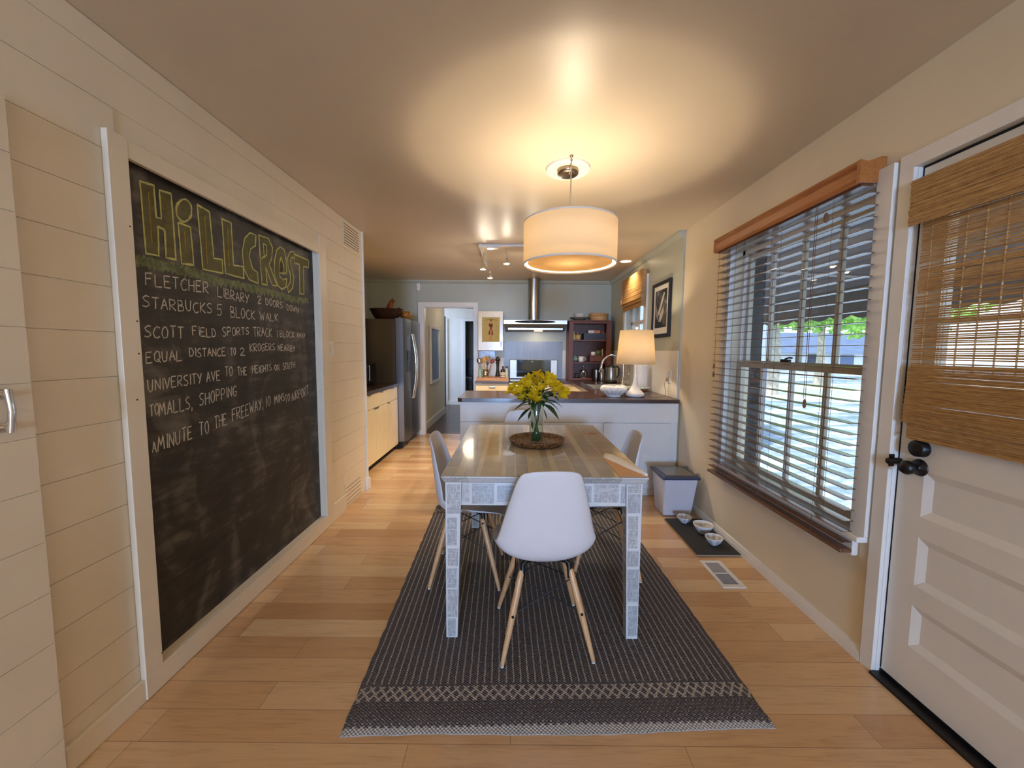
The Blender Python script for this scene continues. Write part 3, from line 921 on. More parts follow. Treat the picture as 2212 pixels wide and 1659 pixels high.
rb = random.Random(11)
sy0, sy1 = 0.795, 1.548
m = MB(); reeds(m, lambda z: 1.512, sy0 - 0.035, 1.585, 1.835, 2.0, 0.0062, 0.10, rb)
P('valance', m, MAT['bamboo'], t)
P('headrail', MB().box(1.520, 1.561, sy0, 1.575, 1.94, 1.985), MAT['bamboo'], t)
m = MB(); reeds(m, lambda z: 1.536, sy0, sy1 + 0.002, 1.275, 1.85, 0.0082, 0.34, rb, miss=0.04)
for y in [sy0 + 0.03 + 0.0575 * i for i in range(13)]:
    m.box(1.5342, 1.5396, y, y + 0.0016, 1.275, 1.85)
P('woven_panel', m, MAT['bamboo'], t)
m = MB()
reeds(m, lambda z: 1.522 + 0.010 * (z - 1.09) / 0.2, sy0 - 0.002, sy1 + 0.006, 1.085, 1.30, 0.0062, 0.10, rb)
reeds(m, lambda z: 1.538, sy0, sy1, 1.075, 1.27, 0.0066, 0.12, rb)
P('fold', m, MAT['bamboo'], t)
m = MB(); reeds(m, lambda z: 1.530, sy0, sy1 - 0.01, 1.028, 1.11, 0.0062, 0.14, rb)
m.box(1.527, 1.536, sy0, sy1 - 0.012, 1.024, 1.036)
P('hem', m, MAT['bamboo'], t)

# ------------------------------------------------------------------ kitchen window with its shade, picture
wn = struct_empty('window_2', (XK, 5.09, 1.3))
m = MB()
m.box(1.506, XK, KY0 - 0.085, KY0, 1.30, 2.235).box(1.506, XK, KY1, KY1 + 0.085, 1.30, 2.235).box(1.506, XK, KY0, KY1, KZ1, 2.235).box(1.49, XK, KY0 - 0.1, KY1 + 0.1, 1.27, 1.30)
m.box(1.60, 1.64, KY0, KY1, 1.70, 1.745).box(1.60, 1.64, KY0, KY0 + 0.045, KZ0, KZ1).box(1.60, 1.64, KY1 - 0.045, KY1, KZ0, KZ1).box(1.60, 1.64, KY0, KY1, KZ0, KZ0 + 0.06).box(1.60, 1.64, KY0, KY1, KZ1 - 0.05, KZ1)
for y in (4.96, 5.22): m.box(1.605, 1.63, y - 0.014, y + 0.014, KZ0, KZ1)
P('window_frame', m, MAT['trimwhite'], wn, bevel=0.002)
P('pane', MB().box(1.617, 1.620, KY0, KY1, KZ0, KZ1), MAT['pane'], wn)
t = thing('bamboo_shade', 'raised bamboo roman shade folded at the kitchen window', 'blind', (1.48, 5.02, 1.87))
m = MB(); reeds(m, lambda z: 1.452, 4.60, 5.44, 2.06, 2.285, 0.0065, 0.05, rb, 0.001)
for y in (4.602, 5.436): m.box(1.454, 1.5, y, y + 0.004, 2.06, 2.285)
P('valance', m, MAT['bamboo'], t)
P('headrail', MB().box(1.456, 1.504, 4.61, 5.43, 2.20, 2.275), MAT['bamboo'], t)
m = MB()
for (za, zb, x0, x1, yi) in ((2.02, 2.10, 1.445, 1.462, 0.0), (1.965, 2.03, 1.434, 1.452, 0.005), (1.925, 1.985, 1.444, 1.462, 0.012), (1.872, 1.945, 1.458, 1.466, 0.02)):
    reeds(m, lambda z, za=za, zb=zb, x0=x0, x1=x1: x0 + (x1 - x0) * (z - za) / (zb - za), 4.605 + yi, 5.435 - yi, za, zb, 0.0065, 0.04, rb, 0.001)
    for y in (4.605 + yi, 5.431 - yi): m.box(x0, 1.497, y, y + 0.004, za, zb)
P('fold', m, MAT['bamboo'], t)

t = thing('framed_picture', 'black framed black and white picture on the kitchen wall beside the window', 'picture', (XK, 4.17, 1.50))
m = MB()
pa, pb, qa, qb, fw = 3.925, 4.415, 1.500, 2.066, 0.036
m.box(1.505, XK - 0.001, pa, pa + fw, qa, qb).box(1.505, XK - 0.001, pb - fw, pb, qa, qb).box(1.505, XK - 0.001, pa + fw, pb - fw, qa, qa + fw).box(1.505, XK - 0.001, pa + fw, pb - fw, qb - fw, qb)
P('frame', m, MAT['blackmetal'], t, bevel=0.002)
P('mat_board', MB().box(1.516, 1.522, pa + fw, pb - fw, qa + fw, qb - fw), MAT['trimwhite'], t)
k = NT('monochrome_print')
v = k.coord((1, 3.2, 3.2))
n = k.noise(v, 1.6, 5, 0.6, 1.8)
n2 = k.noise(k.coord((1, 8, 3), (0.6, 0, 0)), 1.3, 3, 0.5, 1.0)
k.set(col=k.ramp(k.math('ADD', k.math('MULTIPLY', n, .6), k.math('MULTIPLY', n2, .4)), [(0.42, lin(26, 25, 24)), (0.54, lin(92, 90, 86)), (0.66, lin(196, 192, 184))]), rough=0.4)
P('print', MB().box(1.5155, 1.516, 4.012, 4.335, 1.60, 1.985), k.m, t)
MAT['printdark'] = mat('print_dark', (30, 29, 28), 0.4); MAT['printlight'] = mat('print_light', (204, 200, 190), 0.4)
m = MB()
m.add([(1.5152, y, z) for y, z in ((4.335, 1.60), (4.06, 1.60), (4.18, 1.69), (4.26, 1.70), (4.335, 1.675))], [(0, 1, 2, 3, 4)])
P('print_shadow', m, MAT['printdark'], t)
m = MB()
m.add([(1.5151, y, z) for y, z in ((4.26, 1.75), (4.10, 1.955), (4.075, 1.94), (4.21, 1.72))], [(0, 1, 2, 3)])
m.add([(1.5151, y, z) for y, z in ((4.17, 1.76), (4.11, 1.81), (4.09, 1.76), (4.13, 1.69), (4.19, 1.66), (4.215, 1.69))], [(0, 1, 2, 3, 4, 5)])
m.tube([(1.515, 4.27, 1.73), (1.515, 4.25, 1.70), (1.515, 4.22, 1.665), (1.515, 4.17, 1.66), (1.515, 4.13, 1.70)], 0.003, 6)
P('print_figure', m, MAT['printlight'], t)

# ------------------------------------------------------------------ outside
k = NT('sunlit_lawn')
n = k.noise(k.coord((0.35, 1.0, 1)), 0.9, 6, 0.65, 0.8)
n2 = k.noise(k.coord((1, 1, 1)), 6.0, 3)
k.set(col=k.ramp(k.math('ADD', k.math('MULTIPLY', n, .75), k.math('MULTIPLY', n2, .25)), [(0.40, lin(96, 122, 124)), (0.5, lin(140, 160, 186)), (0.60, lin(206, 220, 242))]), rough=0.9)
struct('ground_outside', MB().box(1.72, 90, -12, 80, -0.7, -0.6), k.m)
struct('driveway', MB().box(3, 45, 17, 25.5, -0.6, -0.585), mat('pale_driveway', (232, 232, 228), 0.9, var=0.06))
t = thing('neighbour_house', 'long low house with a blue grey shingle roof across the lawn', 'house', (33, 47, -0.6))
MAT['housewall'] = mat('house_wall', (226, 230, 234), 0.8); MAT['roof'] = mat('blue_grey_shingles', (88, 108, 142), 0.8, var=0.2, vscale=1.2, stretch=(1, 4, 4))
P('wall', MB().box(22, 46, 45, 53, -0.6, 1.45), MAT['housewall'], t)
m = MB()
m.hexa([(21.3, 44.2, 1.40), (46.7, 44.2, 1.40), (46.7, 53.8, 1.40), (21.3, 53.8, 1.40)], [(23.5, 48.8, 3.75), (44.5, 48.8, 3.75), (44.5, 49.2, 3.75), (23.5, 49.2, 3.75)])
P('roof', m, MAT['roof'], t)
for x in (25.0, 28.3, 36.6, 40.4):
    f = P('window', MB().box(x, x + 1.5, 44.93, 44.99, 0.0, 1.15), mat('house_window_glass', (96, 116, 150), 0.2), t)
P('door', MB().box(33.0, 34.0, 44.93, 44.99, -0.55, 1.2), mat('house_door', (62, 66, 84), 0.6), t)
for x in (23.0, 27.5, 31.6, 35.6, 39.4, 44.5): P('veranda_post', MB().box(x, x + 0.28, 44.4, 44.65, -0.6, 1.4), MAT['housewall'], t)
MAT['bark'] = mat('pale_bark', (176, 172, 164), 0.9, var=0.25, vscale=8)
MAT['leafout'] = mat('sunlit_leaves', (136, 186, 92), 0.7, var=0.35, vscale=0.9)


def tree(x, y, r, zc, h, label, n=900, seed=1):
    t = thing('tree', label, 'tree', (x, y, -0.6), 'trees on the lawn')
    rt = random.Random(seed)
    m = MB().tube([(x, y, -0.6), (x + 0.1, y, 1.2), (x, y + .1, zc)], [h, h * 0.85, h * 0.5], 9)
    P('trunk', m, MAT['bark'], t)
    m = MB()
    for i in range(n):
        a, b, q = rt.uniform(0, 2 * PI), math.acos(rt.uniform(-1, 1)), rt.uniform(0.35, 1) ** 0.5 * r
        c = Vector((x + q * math.sin(b) * math.cos(a), y + q * math.sin(b) * math.sin(a), zc + 0.55 * q * math.cos(b)))
        u = Vector((rt.uniform(-1, 1), rt.uniform(-1, 1), rt.uniform(-1, 1))).normalized() * rt.uniform(.16, .34)
        w_ = u.cross(Vector((rt.uniform(-1, 1), rt.uniform(-1, 1), rt.uniform(-1, 1)))).normalized() * rt.uniform(.1, .2)
        m.quad(c - u, c + w_, c + u, c - w_)
    P('foliage', m, MAT['leafout'], t)


tree(17.5, 23.0, 3.1, 4.3, 0.24, 'pale trunked leafy tree on the lawn before the house', 1500, 2)
tree(12.0, 18.6, 2.8, 4.0, 0.30, 'leafy tree at the far side of the lawn by the window post', 1300, 3)
tree(24.5, 27.0, 5.0, 4.9, 0.3, 'leafy tree on the lawn seen nearest the door', 1500, 4)
t = thing('awning', 'dark brown cloth awning over the outside of the dining window', 'awning', (2.3, 3.3, 1.6))
k = mat('awning_cloth', (128, 116, 114), 0.8, var=0.08)
m = MB().hexa([(1.70, 0.4, 2.50), (2.95, 0.4, 1.90), (2.95, 6.2, 1.90), (1.70, 6.2, 2.50)], [(1.70, 0.4, 2.51), (2.95, 0.4, 1.91), (2.95, 6.2, 1.91), (1.70, 6.2, 2.51)])
P('canopy', m, k, t)
m = MB()
pts = []
for i in range(24):
    y = 0.4 + 5.8 * i / 24
    d = 0.241
    for j in range(8):
        yy = y + d * j / 8
        pts.append((yy, 1.655 + 0.035 * abs(math.sin(PI * (j / 8))) * -1 + 0.03))
pts.append((6.2, 1.685))
for a, b in zip(pts, pts[1:]):
    m.quad((2.95, a[0], a[1]), (2.95, b[0], b[1]), (2.95, b[0], 1.91), (2.95, a[0], 1.91))
P('valance', m, k, t, solid=0.006)
m = MB()
for y in (1.2, 3.0, 4.6):
    m.tube([(1.69, y, 1.95), (2.93, y + 0.1, 1.92)], 0.014, 8)
m.tube([(2.93, 0.4, 1.90), (2.93, 6.2, 1.90)], 0.014, 8)
P('frame', m, mat('awning_frame', (176, 168, 160), 0.5, 0.3), t)
P('post', MB().box(1.70, 1.84, 2.98, 3.10, -0.6, 2.42), mat('dark_post_paint', (24, 24, 28), 0.6), t, label='dark square post carrying the awning')
t = thing('board_fence', 'pale blue board fence outside the kitchen window', 'fence', (4.4, 11, -0.6))
k1 = mat('fence_paint', (182, 200, 226), 0.7, var=0.08)
m = MB()
y = 8.0
while y < 17:
    m.box(5.0, 5.04, y, y + 0.16, -0.6, 3.2); y += 0.20
P('boards', m, k1, t)
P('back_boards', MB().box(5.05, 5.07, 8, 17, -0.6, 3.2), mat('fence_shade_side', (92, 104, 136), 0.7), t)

# ------------------------------------------------------------------ rug
RUGW, RUGL = 1.555, 2.13
RA = math.radians(1.6)


def rug_mat():
    k = NT('woven_wool_rug')
    tc = k.n('TexCoord')
    sep = k.n('SeparateXYZ', {0: tc.outputs['Object']})
    x, y = sep.outputs[0], sep.outputs[1]
    wob = k.noise(k.coord((1, 1, 1)), 22, 3)
    x = k.math('ADD', x, k.math('MULTIPLY', k.math('SUBTRACT', wob, 0.5), 0.006))
    half = RUGL / 2
    d = k.math('SUBTRACT', half, k.math('ABSOLUTE', y))          # distance from the nearer end
    def band(v, a, b): return k.math('MULTIPLY', k.math('GREATER_THAN', v, a), k.math('LESS_THAN', v, b))
    # stripes along the length
    fx = k.math('FRACT', k.math('MULTIPLY', x, 1 / 0.0295))
    dash = k.math('FRACT', k.math('MULTIPLY', y, 1 / 0.013))
    stripe = k.math('MULTIPLY', band(fx, 0.40, 0.60), k.math('GREATER_THAN', dash, 0.12))
    stripe = k.math('MULTIPLY', stripe, k.math('GREATER_THAN', d, 0.205))
    # two rows of diamonds
    px = k.math('ABSOLUTE', k.math('SUBTRACT', k.math('FRACT', k.math('MULTIPLY', x, 1 / 0.037)), 0.5))
    py = k.math('ABSOLUTE', k.math('SUBTRACT', k.math('FRACT', k.math('MULTIPLY', k.math('SUBTRACT', d, 0.135), 1 / 0.048)), 0.5))
    e = k.math('ABSOLUTE', k.math('SUBTRACT', k.math('ADD', px, py), 0.5))
    dia = k.math('MULTIPLY', k.math('LESS_THAN', e, 0.15), band(d, 0.128, 0.196))
    # flecks and hem
    fl = k.math('MULTIPLY', k.math('GREATER_THAN', k.math('MULTIPLY', k.math('SINE', k.math('MULTIPLY', x, 2 * PI / 0.026)), k.math('SINE', k.math('MULTIPLY', y, 2 * PI / 0.030))), 0.80), band(d, 0.03, 0.12))
    hem = k.math('LESS_THAN', d, k.math('ADD', 0.024, k.math('MULTIPLY', k.math('GREATER_THAN', k.math('FRACT', k.math('MULTIPLY', x, 1 / 0.028)), 0.5), 0.006)))
    lightm = k.math('MINIMUM', k.math('ADD', k.math('ADD', stripe, dia), k.math('ADD', k.math('MULTIPLY', fl, 0.6), hem)), 1.0)
    nz = k.noise(k.coord((1, 1, 1)), 150, 2)
    darkc = k.ramp(nz, [(0.3, lin(76, 71, 72)), (0.7, lin(118, 112, 112))])
    lightc = k.ramp(nz, [(0.3, lin(164, 152, 136)), (0.7, lin(206, 194, 178))])
    col = k.mix(k.math('MULTIPLY', lightm, 0.95), darkc, lightc)
    col = k.mix(k.math('MULTIPLY', hem, 0.8), col, lin(178, 176, 172))
    k.set(col=col, rough=0.95, spec=0.1)
    kn = k.math('MULTIPLY', k.math('SINE', k.math('MULTIPLY', x, 2 * PI / 0.0147)), k.math('SINE', k.math('MULTIPLY', y, 2 * PI / 0.011)))
    k.bump(k.math('ADD', kn, nz), 0.7, 0.004)
    return k.m


rows = []
rg = random.Random(5)
NX, NY = 40, 54
for top in (0, 1):
    pass
rows = []
for j in range(NY + 1):
    r_ = []
    for i in range(NX + 1):
        x = -RUGW / 2 + RUGW * i / NX
        y = -RUGL / 2 + RUGL * j / NY
        ex = 0.002 * math.sin(j * 1.9) + 0.0015 * rg.uniform(-1, 1) if i in (0, NX) else 0
        ey = 0.006 * math.sin(i * 0.21) + 0.002 * rg.uniform(-1, 1) if j in (0, NY) else 0
        edge = 1 if (0 < i < NX and 0 < j < NY) else 0
        z = 0.011 * edge + 0.0035 + 0.0012 * math.sin(x * 9 + y * 4) * edge
        r_.append((x + ex, y + ey, z))
    rows.append(r_)
m = MB().grid(rows)
per = [(i, 0) for i in range(NX + 1)] + [(NX, j) for j in range(1, NY + 1)] + [(i, NY) for i in range(NX - 1, -1, -1)] + [(0, j) for j in range(NY - 1, 0, -1)]
for a, b in zip(per, per[1:] + per[:1]):
    A, B = rows[a[1]][a[0]], rows[b[1]][b[0]]
    m.quad((A[0], A[1], 0.0005), (B[0], B[1], 0.0005), B, A)
# a heavier rolled edge at the near end
rug = P('rug', m, rug_mat())
rug['label'] = 'dark brown striped wool rug with a diamond border under the dining table'
rug['category'] = 'rug'
rug.location = (0.150, 2.375, 0.0)
rug.rotation_euler = (0, 0, RA)

# ------------------------------------------------------------------ table papered with printed pages
k = NT('varnished_printed_pages')
at = k.n('VertexColor', layer_name='Col')
v = k.coord((1, 1, 1))
sp = k.n('SeparateXYZ', {0: k.n('TexCoord').outputs['Object']})
n = k.noise(v, 5, 4)
base = k.mix(1.0, at.outputs['Color'], k.ramp(n, [(0.3, (0.90, 0.89, 0.87)), (0.7, (1.05, 1.05, 1.05))]), 'MULTIPLY')
k.set(col=base, rough=0.14, coat=0.6, coatr=0.05, spec=0.5)
k.bump(k.noise(v, 14, 2), 0.05, 0.004)
MAT['pages'] = k.m


def text_mat(name, vertical):
    """pages with fine lines of print; the vertex colour's blue over red tells print from margin"""
    k = NT(name)
    at = k.n('VertexColor', layer_name='Col')
    v = k.coord((1, 1, 1))
    wv = k.n('SeparateXYZ', {0: k.n('TexCoord').outputs['Object']}).outputs[2]
    line = k.math('SINE', k.math('MULTIPLY', wv, 2 * PI / 0.0055))
    word = k.noise(k.coord((160, 160, 30)), 1.0, 2)
    brk = k.noise(k.coord((18, 18, 70)), 1.0, 2)
    ink = k.math('MULTIPLY', k.math('GREATER_THAN', line, -0.2), k.math('GREATER_THAN', word, 0.46))
    ink = k.math('MULTIPLY', ink, k.math('GREATER_THAN', brk, 0.40))
    sc = k.n('SeparateColor', {0: at.outputs['Color']})
    mark = k.math('LESS_THAN', sc.outputs[0], 0.585)
    c = k.mix(k.math('MULTIPLY', k.math('MULTIPLY', ink, mark), 0.5), at.outputs['Color'], lin(84, 84, 88))
    k.set(col=c, rough=0.22, coat=0.4, coatr=0.1)
    return k.m


MAT['print'] = text_mat('printed_page_strips', True)
T0x, T1x, T0y, T1y, TZ = -0.318, 0.608, 1.742, 2.995, 0.793
t = thing('dining_table', 'rectangular dining table papered all over with old printed pages under varnish', 'table', (0.145, 2.37, 0.012))
rt = random.Random(21)
PAGE = [lin(198, 189, 173), lin(191, 182, 168), lin(202, 193, 175), lin(184, 175, 161), lin(206, 197, 178)]
STRIP = [lin(228, 217, 194), lin(222, 211, 188)]
YEL = [lin(214, 192, 144), lin(206, 184, 138)]
SEAM = lin(236, 225, 202)
fr = [(0, .07, 'p'), (.07, .103, 's'), (.103, .168, 'p'), (.168, .186, 's'), (.186, .292, 'y'), (.292, .305, 's'), (.305, .36, 'p'), (.36, .428, 'p'), (.428, .50, 's'),
      (.50, .548, 'p'), (.548, .57, 's'), (.57, .655, 'p'), (.655, .735, 'p'), (.735, .765, 's'), (.765, .86, 'p'), (.86, 1.0, 'p')]
m = MB()
cells = MB()
zt = TZ - 0.0005
ZTOP = TZ - 0.0016
SL = 0.10       # the columns lean a little across the length
for a, b, kind in fr:
    y = T0y
    first = True
    while y < T1y - 1e-6:
        h = rt.uniform(0.15, 0.215) if kind != 's' else rt.uniform(0.3, 0.6)
        if first: h *= rt.uniform(0.5, 1.0)
        first = False
        y1 = min(y + h, T1y)
        if T1y - y1 < 0.05: y1 = T1y
        col = rt.choice(PAGE if kind == 'p' else (STRIP if kind == 's' else YEL))
        xa, xb = T0x + (T1x - T0x) * a, T0x + (T1x - T0x) * b
        g = 0.0 if kind == 's' else 0.0032
        cells.quad((xa, y, zt), (xb, y, zt), (xb, y1, zt), (xa, y1, zt), SEAM)
        cells.quad((xa + g, y + g, zt + 0.0003), (xb - g, y + g, zt + 0.0003), (xb - g, y1 - g, zt + 0.0003), (xa + g, y1 - g, zt + 0.0003), col)
        y = y1
for xa, ya_, w_, h_, c_ in ((0.47, 2.66, 0.05, 0.06, lin(214, 196, 164)), (0.52, 2.66, 0.05, 0.06, lin(208, 152, 112))):
    cells.quad((xa, ya_, zt + 0.0005), (xa + w_, ya_, zt + 0.0005), (xa + w_, ya_ + h_, zt + 0.0005), (xa, ya_ + h_, zt + 0.0005), c_)
P('tabletop_pages', cells, MAT['pages'], t)
# moulded edge of the top
e0, e1 = 0.0, 0.018
lo = lambda d, z: [(T0x + d, T0y + d, z), (T1x - d, T0y + d, z), (T1x - d, T1y - d, z), (T0x + d, T1y - d, z)]
levels = [lo(0.020, TZ - 0.036), lo(0.012, TZ - 0.030), lo(0.004, TZ - 0.014), lo(0.0, TZ - 0.008), lo(0.0, ZTOP)]
m = MB()
EDG = [lin(198, 196, 190), lin(172, 160, 146), lin(186, 184, 180), lin(160, 156, 152), lin(206, 204, 200)]
for q in range(4):
    A, B = levels[0][q], levels[0][(q + 1) % 4]
    L = (Vector(B) - Vector(A)).length
    n = max(4, int(L / 0.11))
    for s_ in range(n):
        col = rt.choice(EDG)
        for l0, l1 in zip(levels, levels[1:]):
            p = [Vector(l0[q]).lerp(Vector(l0[(q + 1) % 4]), u) for u in (s_ / n, (s_ + 1) / n)]
            r_ = [Vector(l1[q]).lerp(Vector(l1[(q + 1) % 4]), u) for u in (s_ / n, (s_ + 1) / n)]
            m.quad(p[0], p[1], r_[1], r_[0], col)
m.add(levels[0], [(3, 2, 1, 0)], col=EDG[0])
m.add(levels[-1], [(0, 1, 2, 3)], col=SEAM)
P('tabletop', m, MAT['print'], t)
MARG = [lin(212, 216, 219), lin(218, 221, 222), lin(208, 212, 213)]
TXT = [lin(192, 196, 199), lin(198, 200, 201), lin(186, 191, 195)]


def papered(mb, p00, p10, p01, p11, wmin=0.07, along_u=True):
    """cover a flat face with pages; p00..p11 corners, u first index, v second; sheet then print block"""
    L = (Vector(p10) - Vector(p00)).length if along_u else (Vector(p01) - Vector(p00)).length
    nrm = (Vector(p10) - Vector(p00)).cross(Vector(p01) - Vector(p00)).normalized()
    bil = lambda u, v: Vector(p00).lerp(Vector(p10), u).lerp(Vector(p01).lerp(Vector(p11), u), v)
    a = 0.0
    while a < 1 - 1e-6:
        b = min(1.0, a + rt.uniform(wmin, wmin * 2.0) / L)
        if 1 - b < 0.03: b = 1.0
        f = (lambda s_, q: bil(s_, q)) if along_u else (lambda s_, q: bil(q, s_))
        mg = rt.choice(MARG)
        q = [f(a, 0), f(b, 0), f(b, 1), f(a, 1)]
        if not along_u: q = q[::-1]
        mb.quad(*q, col=mg)
        if rt.random() < 0.97:
            c0, c1 = a + (b - a) * rt.uniform(.02, .10), b - (b - a) * rt.uniform(.02, .08)
            d0, d1 = rt.uniform(.04, .16), 1 - rt.uniform(.04, .22)
            q = [f(c0, d0), f(c1, d0), f(c1, d1), f(c0, d1)]
            if not along_u: q = q[::-1]
            mb.quad(*[p + nrm * 0.0004 for p in q], col=rt.choice(TXT))
        a = b


ax0, ax1, ay0, ay1, az0, az1 = -0.285, 0.573, 1.782, 2.96, 0.645, TZ - 0.036
m = MB()
papered(m, (ax0, ay0, az0), (ax1, ay0, az0), (ax0, ay0, az1), (ax1, ay0, az1), 0.075)
papered(m, (ax1, ay0, az0), (ax1, ay1, az0), (ax1, ay0, az1), (ax1, ay1, az1), 0.09)
papered(m, (ax0, ay1, az0), (ax0, ay0, az0), (ax0, ay1, az1), (ax0, ay0, az1), 0.09)
papered(m, (ax1, ay1, az0), (ax0, ay1, az0), (ax1, ay1, az1), (ax0, ay1, az1), 0.09)
ii = 0.022
for (a, b, c, d) in ((ax0, ax1, ay0, ay0 + ii), (ax0, ax1, ay1 - ii, ay1), (ax0, ax0 + ii, ay0, ay1), (ax1 - ii, ax1, ay0, ay1)):
    m.box(a + .0006, b - .0006, c + .0006, d - .0006, az0, az1 - .001, col=lin(150, 140, 124))
P('apron', m, MAT['print'], t)
for (cx, cy_, sx, sy) in ((-0.302, 1.764, 1, 1), (0.588, 1.764, -1, 1), (-0.302, 2.974, 1, -1), (0.588, 2.974, -1, -1)):
    wt, wl, wb, h1 = 0.072, 0.070, 0.052, az1
    m = MB()
    top = [(cx, cy_), (cx + sx * wt, cy_), (cx + sx * wt, cy_ + sy * wt), (cx, cy_ + sy * wt)]
    bot = [(cx, cy_), (cx + sx * wb, cy_), (cx + sx * wb, cy_ + sy * wb), (cx, cy_ + sy * wb)]
    if sx * sy < 0: top, bot = top[::-1], bot[::-1]
    for q in range(4):
        a, b = q, (q + 1) % 4
        papered(m, (*bot[a], 0.0165), (*bot[b], 0.0165), (*top[a], h1), (*top[b], h1), 0.09, along_u=False)
    m.add([(p[0], p[1], 0.0165) for p in bot], [(3, 2, 1, 0)], col=MARG[0])
    m.add([(p[0], p[1], h1) for p in top], [(0, 1, 2, 3)], col=MARG[0])
    P('leg', m, MAT['print'], t)

# made-up peach sheet with curled pale edge, stands in for an unidentified bright patch
k1 = mat('peach_patch', (222, 176, 130), 0.5)
t = thing('patch_sheet', 'made-up thin peach sheet with a pale curled edge for a bright patch on the near right table corner', 'paper', (0.53, 1.85, TZ))
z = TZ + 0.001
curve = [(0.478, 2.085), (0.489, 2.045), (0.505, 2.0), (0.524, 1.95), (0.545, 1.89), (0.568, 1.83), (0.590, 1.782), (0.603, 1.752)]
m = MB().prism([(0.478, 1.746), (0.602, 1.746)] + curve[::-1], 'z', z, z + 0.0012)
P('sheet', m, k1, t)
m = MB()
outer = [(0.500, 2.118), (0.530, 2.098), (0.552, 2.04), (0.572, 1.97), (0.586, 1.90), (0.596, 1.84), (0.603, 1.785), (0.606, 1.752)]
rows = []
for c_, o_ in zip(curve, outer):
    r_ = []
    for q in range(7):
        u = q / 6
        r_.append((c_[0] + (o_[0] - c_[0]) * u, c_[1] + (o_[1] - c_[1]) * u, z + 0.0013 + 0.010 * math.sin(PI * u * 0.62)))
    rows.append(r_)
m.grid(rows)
P('curled_edge', m, mat('pale_patch_edge', (255, 250, 236), 0.5), t, solid=0.001)

# ------------------------------------------------------------------ chairs
SHG = 'white moulded chairs around the dining table'


def make_chair(label):
    t = thing('dining_chair', label, 'chair', (0, 0, 0), SHG)
    prof = [(0.238, 0.398, .165), (0.240, 0.414, .185), (0.226, 0.427, .200), (0.17, 0.430, .216), (0.09, 0.424, .226), (0.01, 0.413, .231), (-0.06, 0.406, .228), (-0.115, 0.412, .222),
            (-0.152, 0.440, .217), (-0.170, 0.485, .211), (-0.181, 0.545, .201), (-0.190, 0.615, .187), (-0.198, 0.685, .169), (-0.205, 0.750, .152), (-0.211, 0.800, .137), (-0.214, 0.832, .124), (-0.213, 0.848, .106)]
    up = [.004, .006, .012, .024, .040, .062, .084, .098, .082, .050, .024, .012, .005, .002, .0, -.004, -.012]
    fw = [-.012, -.010, -.006, .0, .0, .0, .006, .018, .040, .058, .064, .058, .048, .038, .028, .020, .012]
    rows = []
    nv = 18
    for (y, z, w_), u, f in zip(prof, up, fw):
        r_ = []
        for i in range(nv + 1):
            q = -1 + 2 * i / nv
            s_ = math.sin(q * PI / 2 * 0.86) / math.sin(PI / 2 * 0.86)
            a = abs(q)
            r_.append((w_ * s_, y + f * a ** 2.2, z + u * a ** 2.1))
        rows.append(r_)
    P('seat_shell', MB().grid(rows), MAT['shell'], t, solid=0.0055, sub=1)
    for sx in (-1, 1):
        for sy in (-1, 1):
            a = Vector((sx * 0.108, sy * 0.098 - 0.005, 0.372))
            b = Vector((sx * 0.196, sy * 0.196, 0.008))
            m = MB().tube([a, a.lerp(b, .04), a.lerp(b, .45), a.lerp(b, .97), b], [0.0105, 0.0145, 0.0155, 0.0098, 0.0085], 12)
            lg = P('leg', m, MAT['leg'], t)
            m = MB().tube([b, b - Vector((0, 0, 0.008))], [0.0088, 0.0080], 12)
            P('foot_glide', m, MAT['ceramic'], lg)
    m = MB()
    top = {}
    for sx in (-1, 1):
        for sy in (-1, 1):
            a = Vector((sx * 0.108, sy * 0.098 - 0.005, 0.372)); b = Vector((sx * 0.196, sy * 0.196, 0.008))
            top[sx, sy] = (a, b)
            m.tube([(sx * 0.085, sy * 0.085, 0.404 + (0.02 if sy > 0 else 0.004)), (sx * 0.104, sy * 0.098, 0.395), a.lerp(b, 0.10) + Vector((-sx * .014, 0, 0))], [0.012, 0.012, 0.009], 8)
            m.tube([a.lerp(b, .05) + Vector((sx * 0.014, 0, 0)), a.lerp(b, .05) + Vector((sx * 0.019, 0, 0))], 0.006, 8)
            m.tube([a.lerp(b, .48) + Vector((0, sy * 0.014, 0)), a.lerp(b, .48) + Vector((0, sy * 0.018, 0))], 0.006, 8)
    ks = [(-1, -1), (1, -1), (1, 1), (-1, 1)]
    for i in range(4):
        A, B = top[ks[i]], top[ks[(i + 1) % 4]]
        m.tube([A[0].lerp(A[1], .10), B[0].lerp(B[1], .48)], 0.0028, 6)
        m.tube([B[0].lerp(B[1], .10), A[0].lerp(A[1], .48)], 0.0028, 6)
    for s_ in (-1, 1):
        m.tube([(-0.10, s_ * 0.09, 0.392), (0, s_ * 0.03, 0.396), (0.10, s_ * 0.09, 0.392)], 0.004, 6)
        m.tube([(s_ * 0.10, -0.09, 0.392), (s_ * 0.03, 0, 0.396), (s_ * 0.10, 0.09, 0.392)], 0.004, 6)
    P('wire_brace', m, MAT['blackmetal'], t)
    return t


c0 = make_chair('white chair nearest the camera with its back turned, tucked under the table end')
for i, (x, y, rz, lb) in enumerate((
        (0.145, 1.800, 4, None),
        (-0.262, 2.335, -91, 'white chair on the chalkboard side of the table, facing the window wall'),
        (0.560, 2.425, 88, 'white chair on the window side of the table, mostly hidden by the tabletop'),
        (0.085, 3.050, 180, 'white chair at the far table end, only its back showing beside the vase'))):
    c = c0 if i == 0 else copy_tree(c0)
    c.location = (x, y, 0.0165)
    c.rotation_euler = (0, 0, math.radians(rz))
    if lb: c['label'] = lb

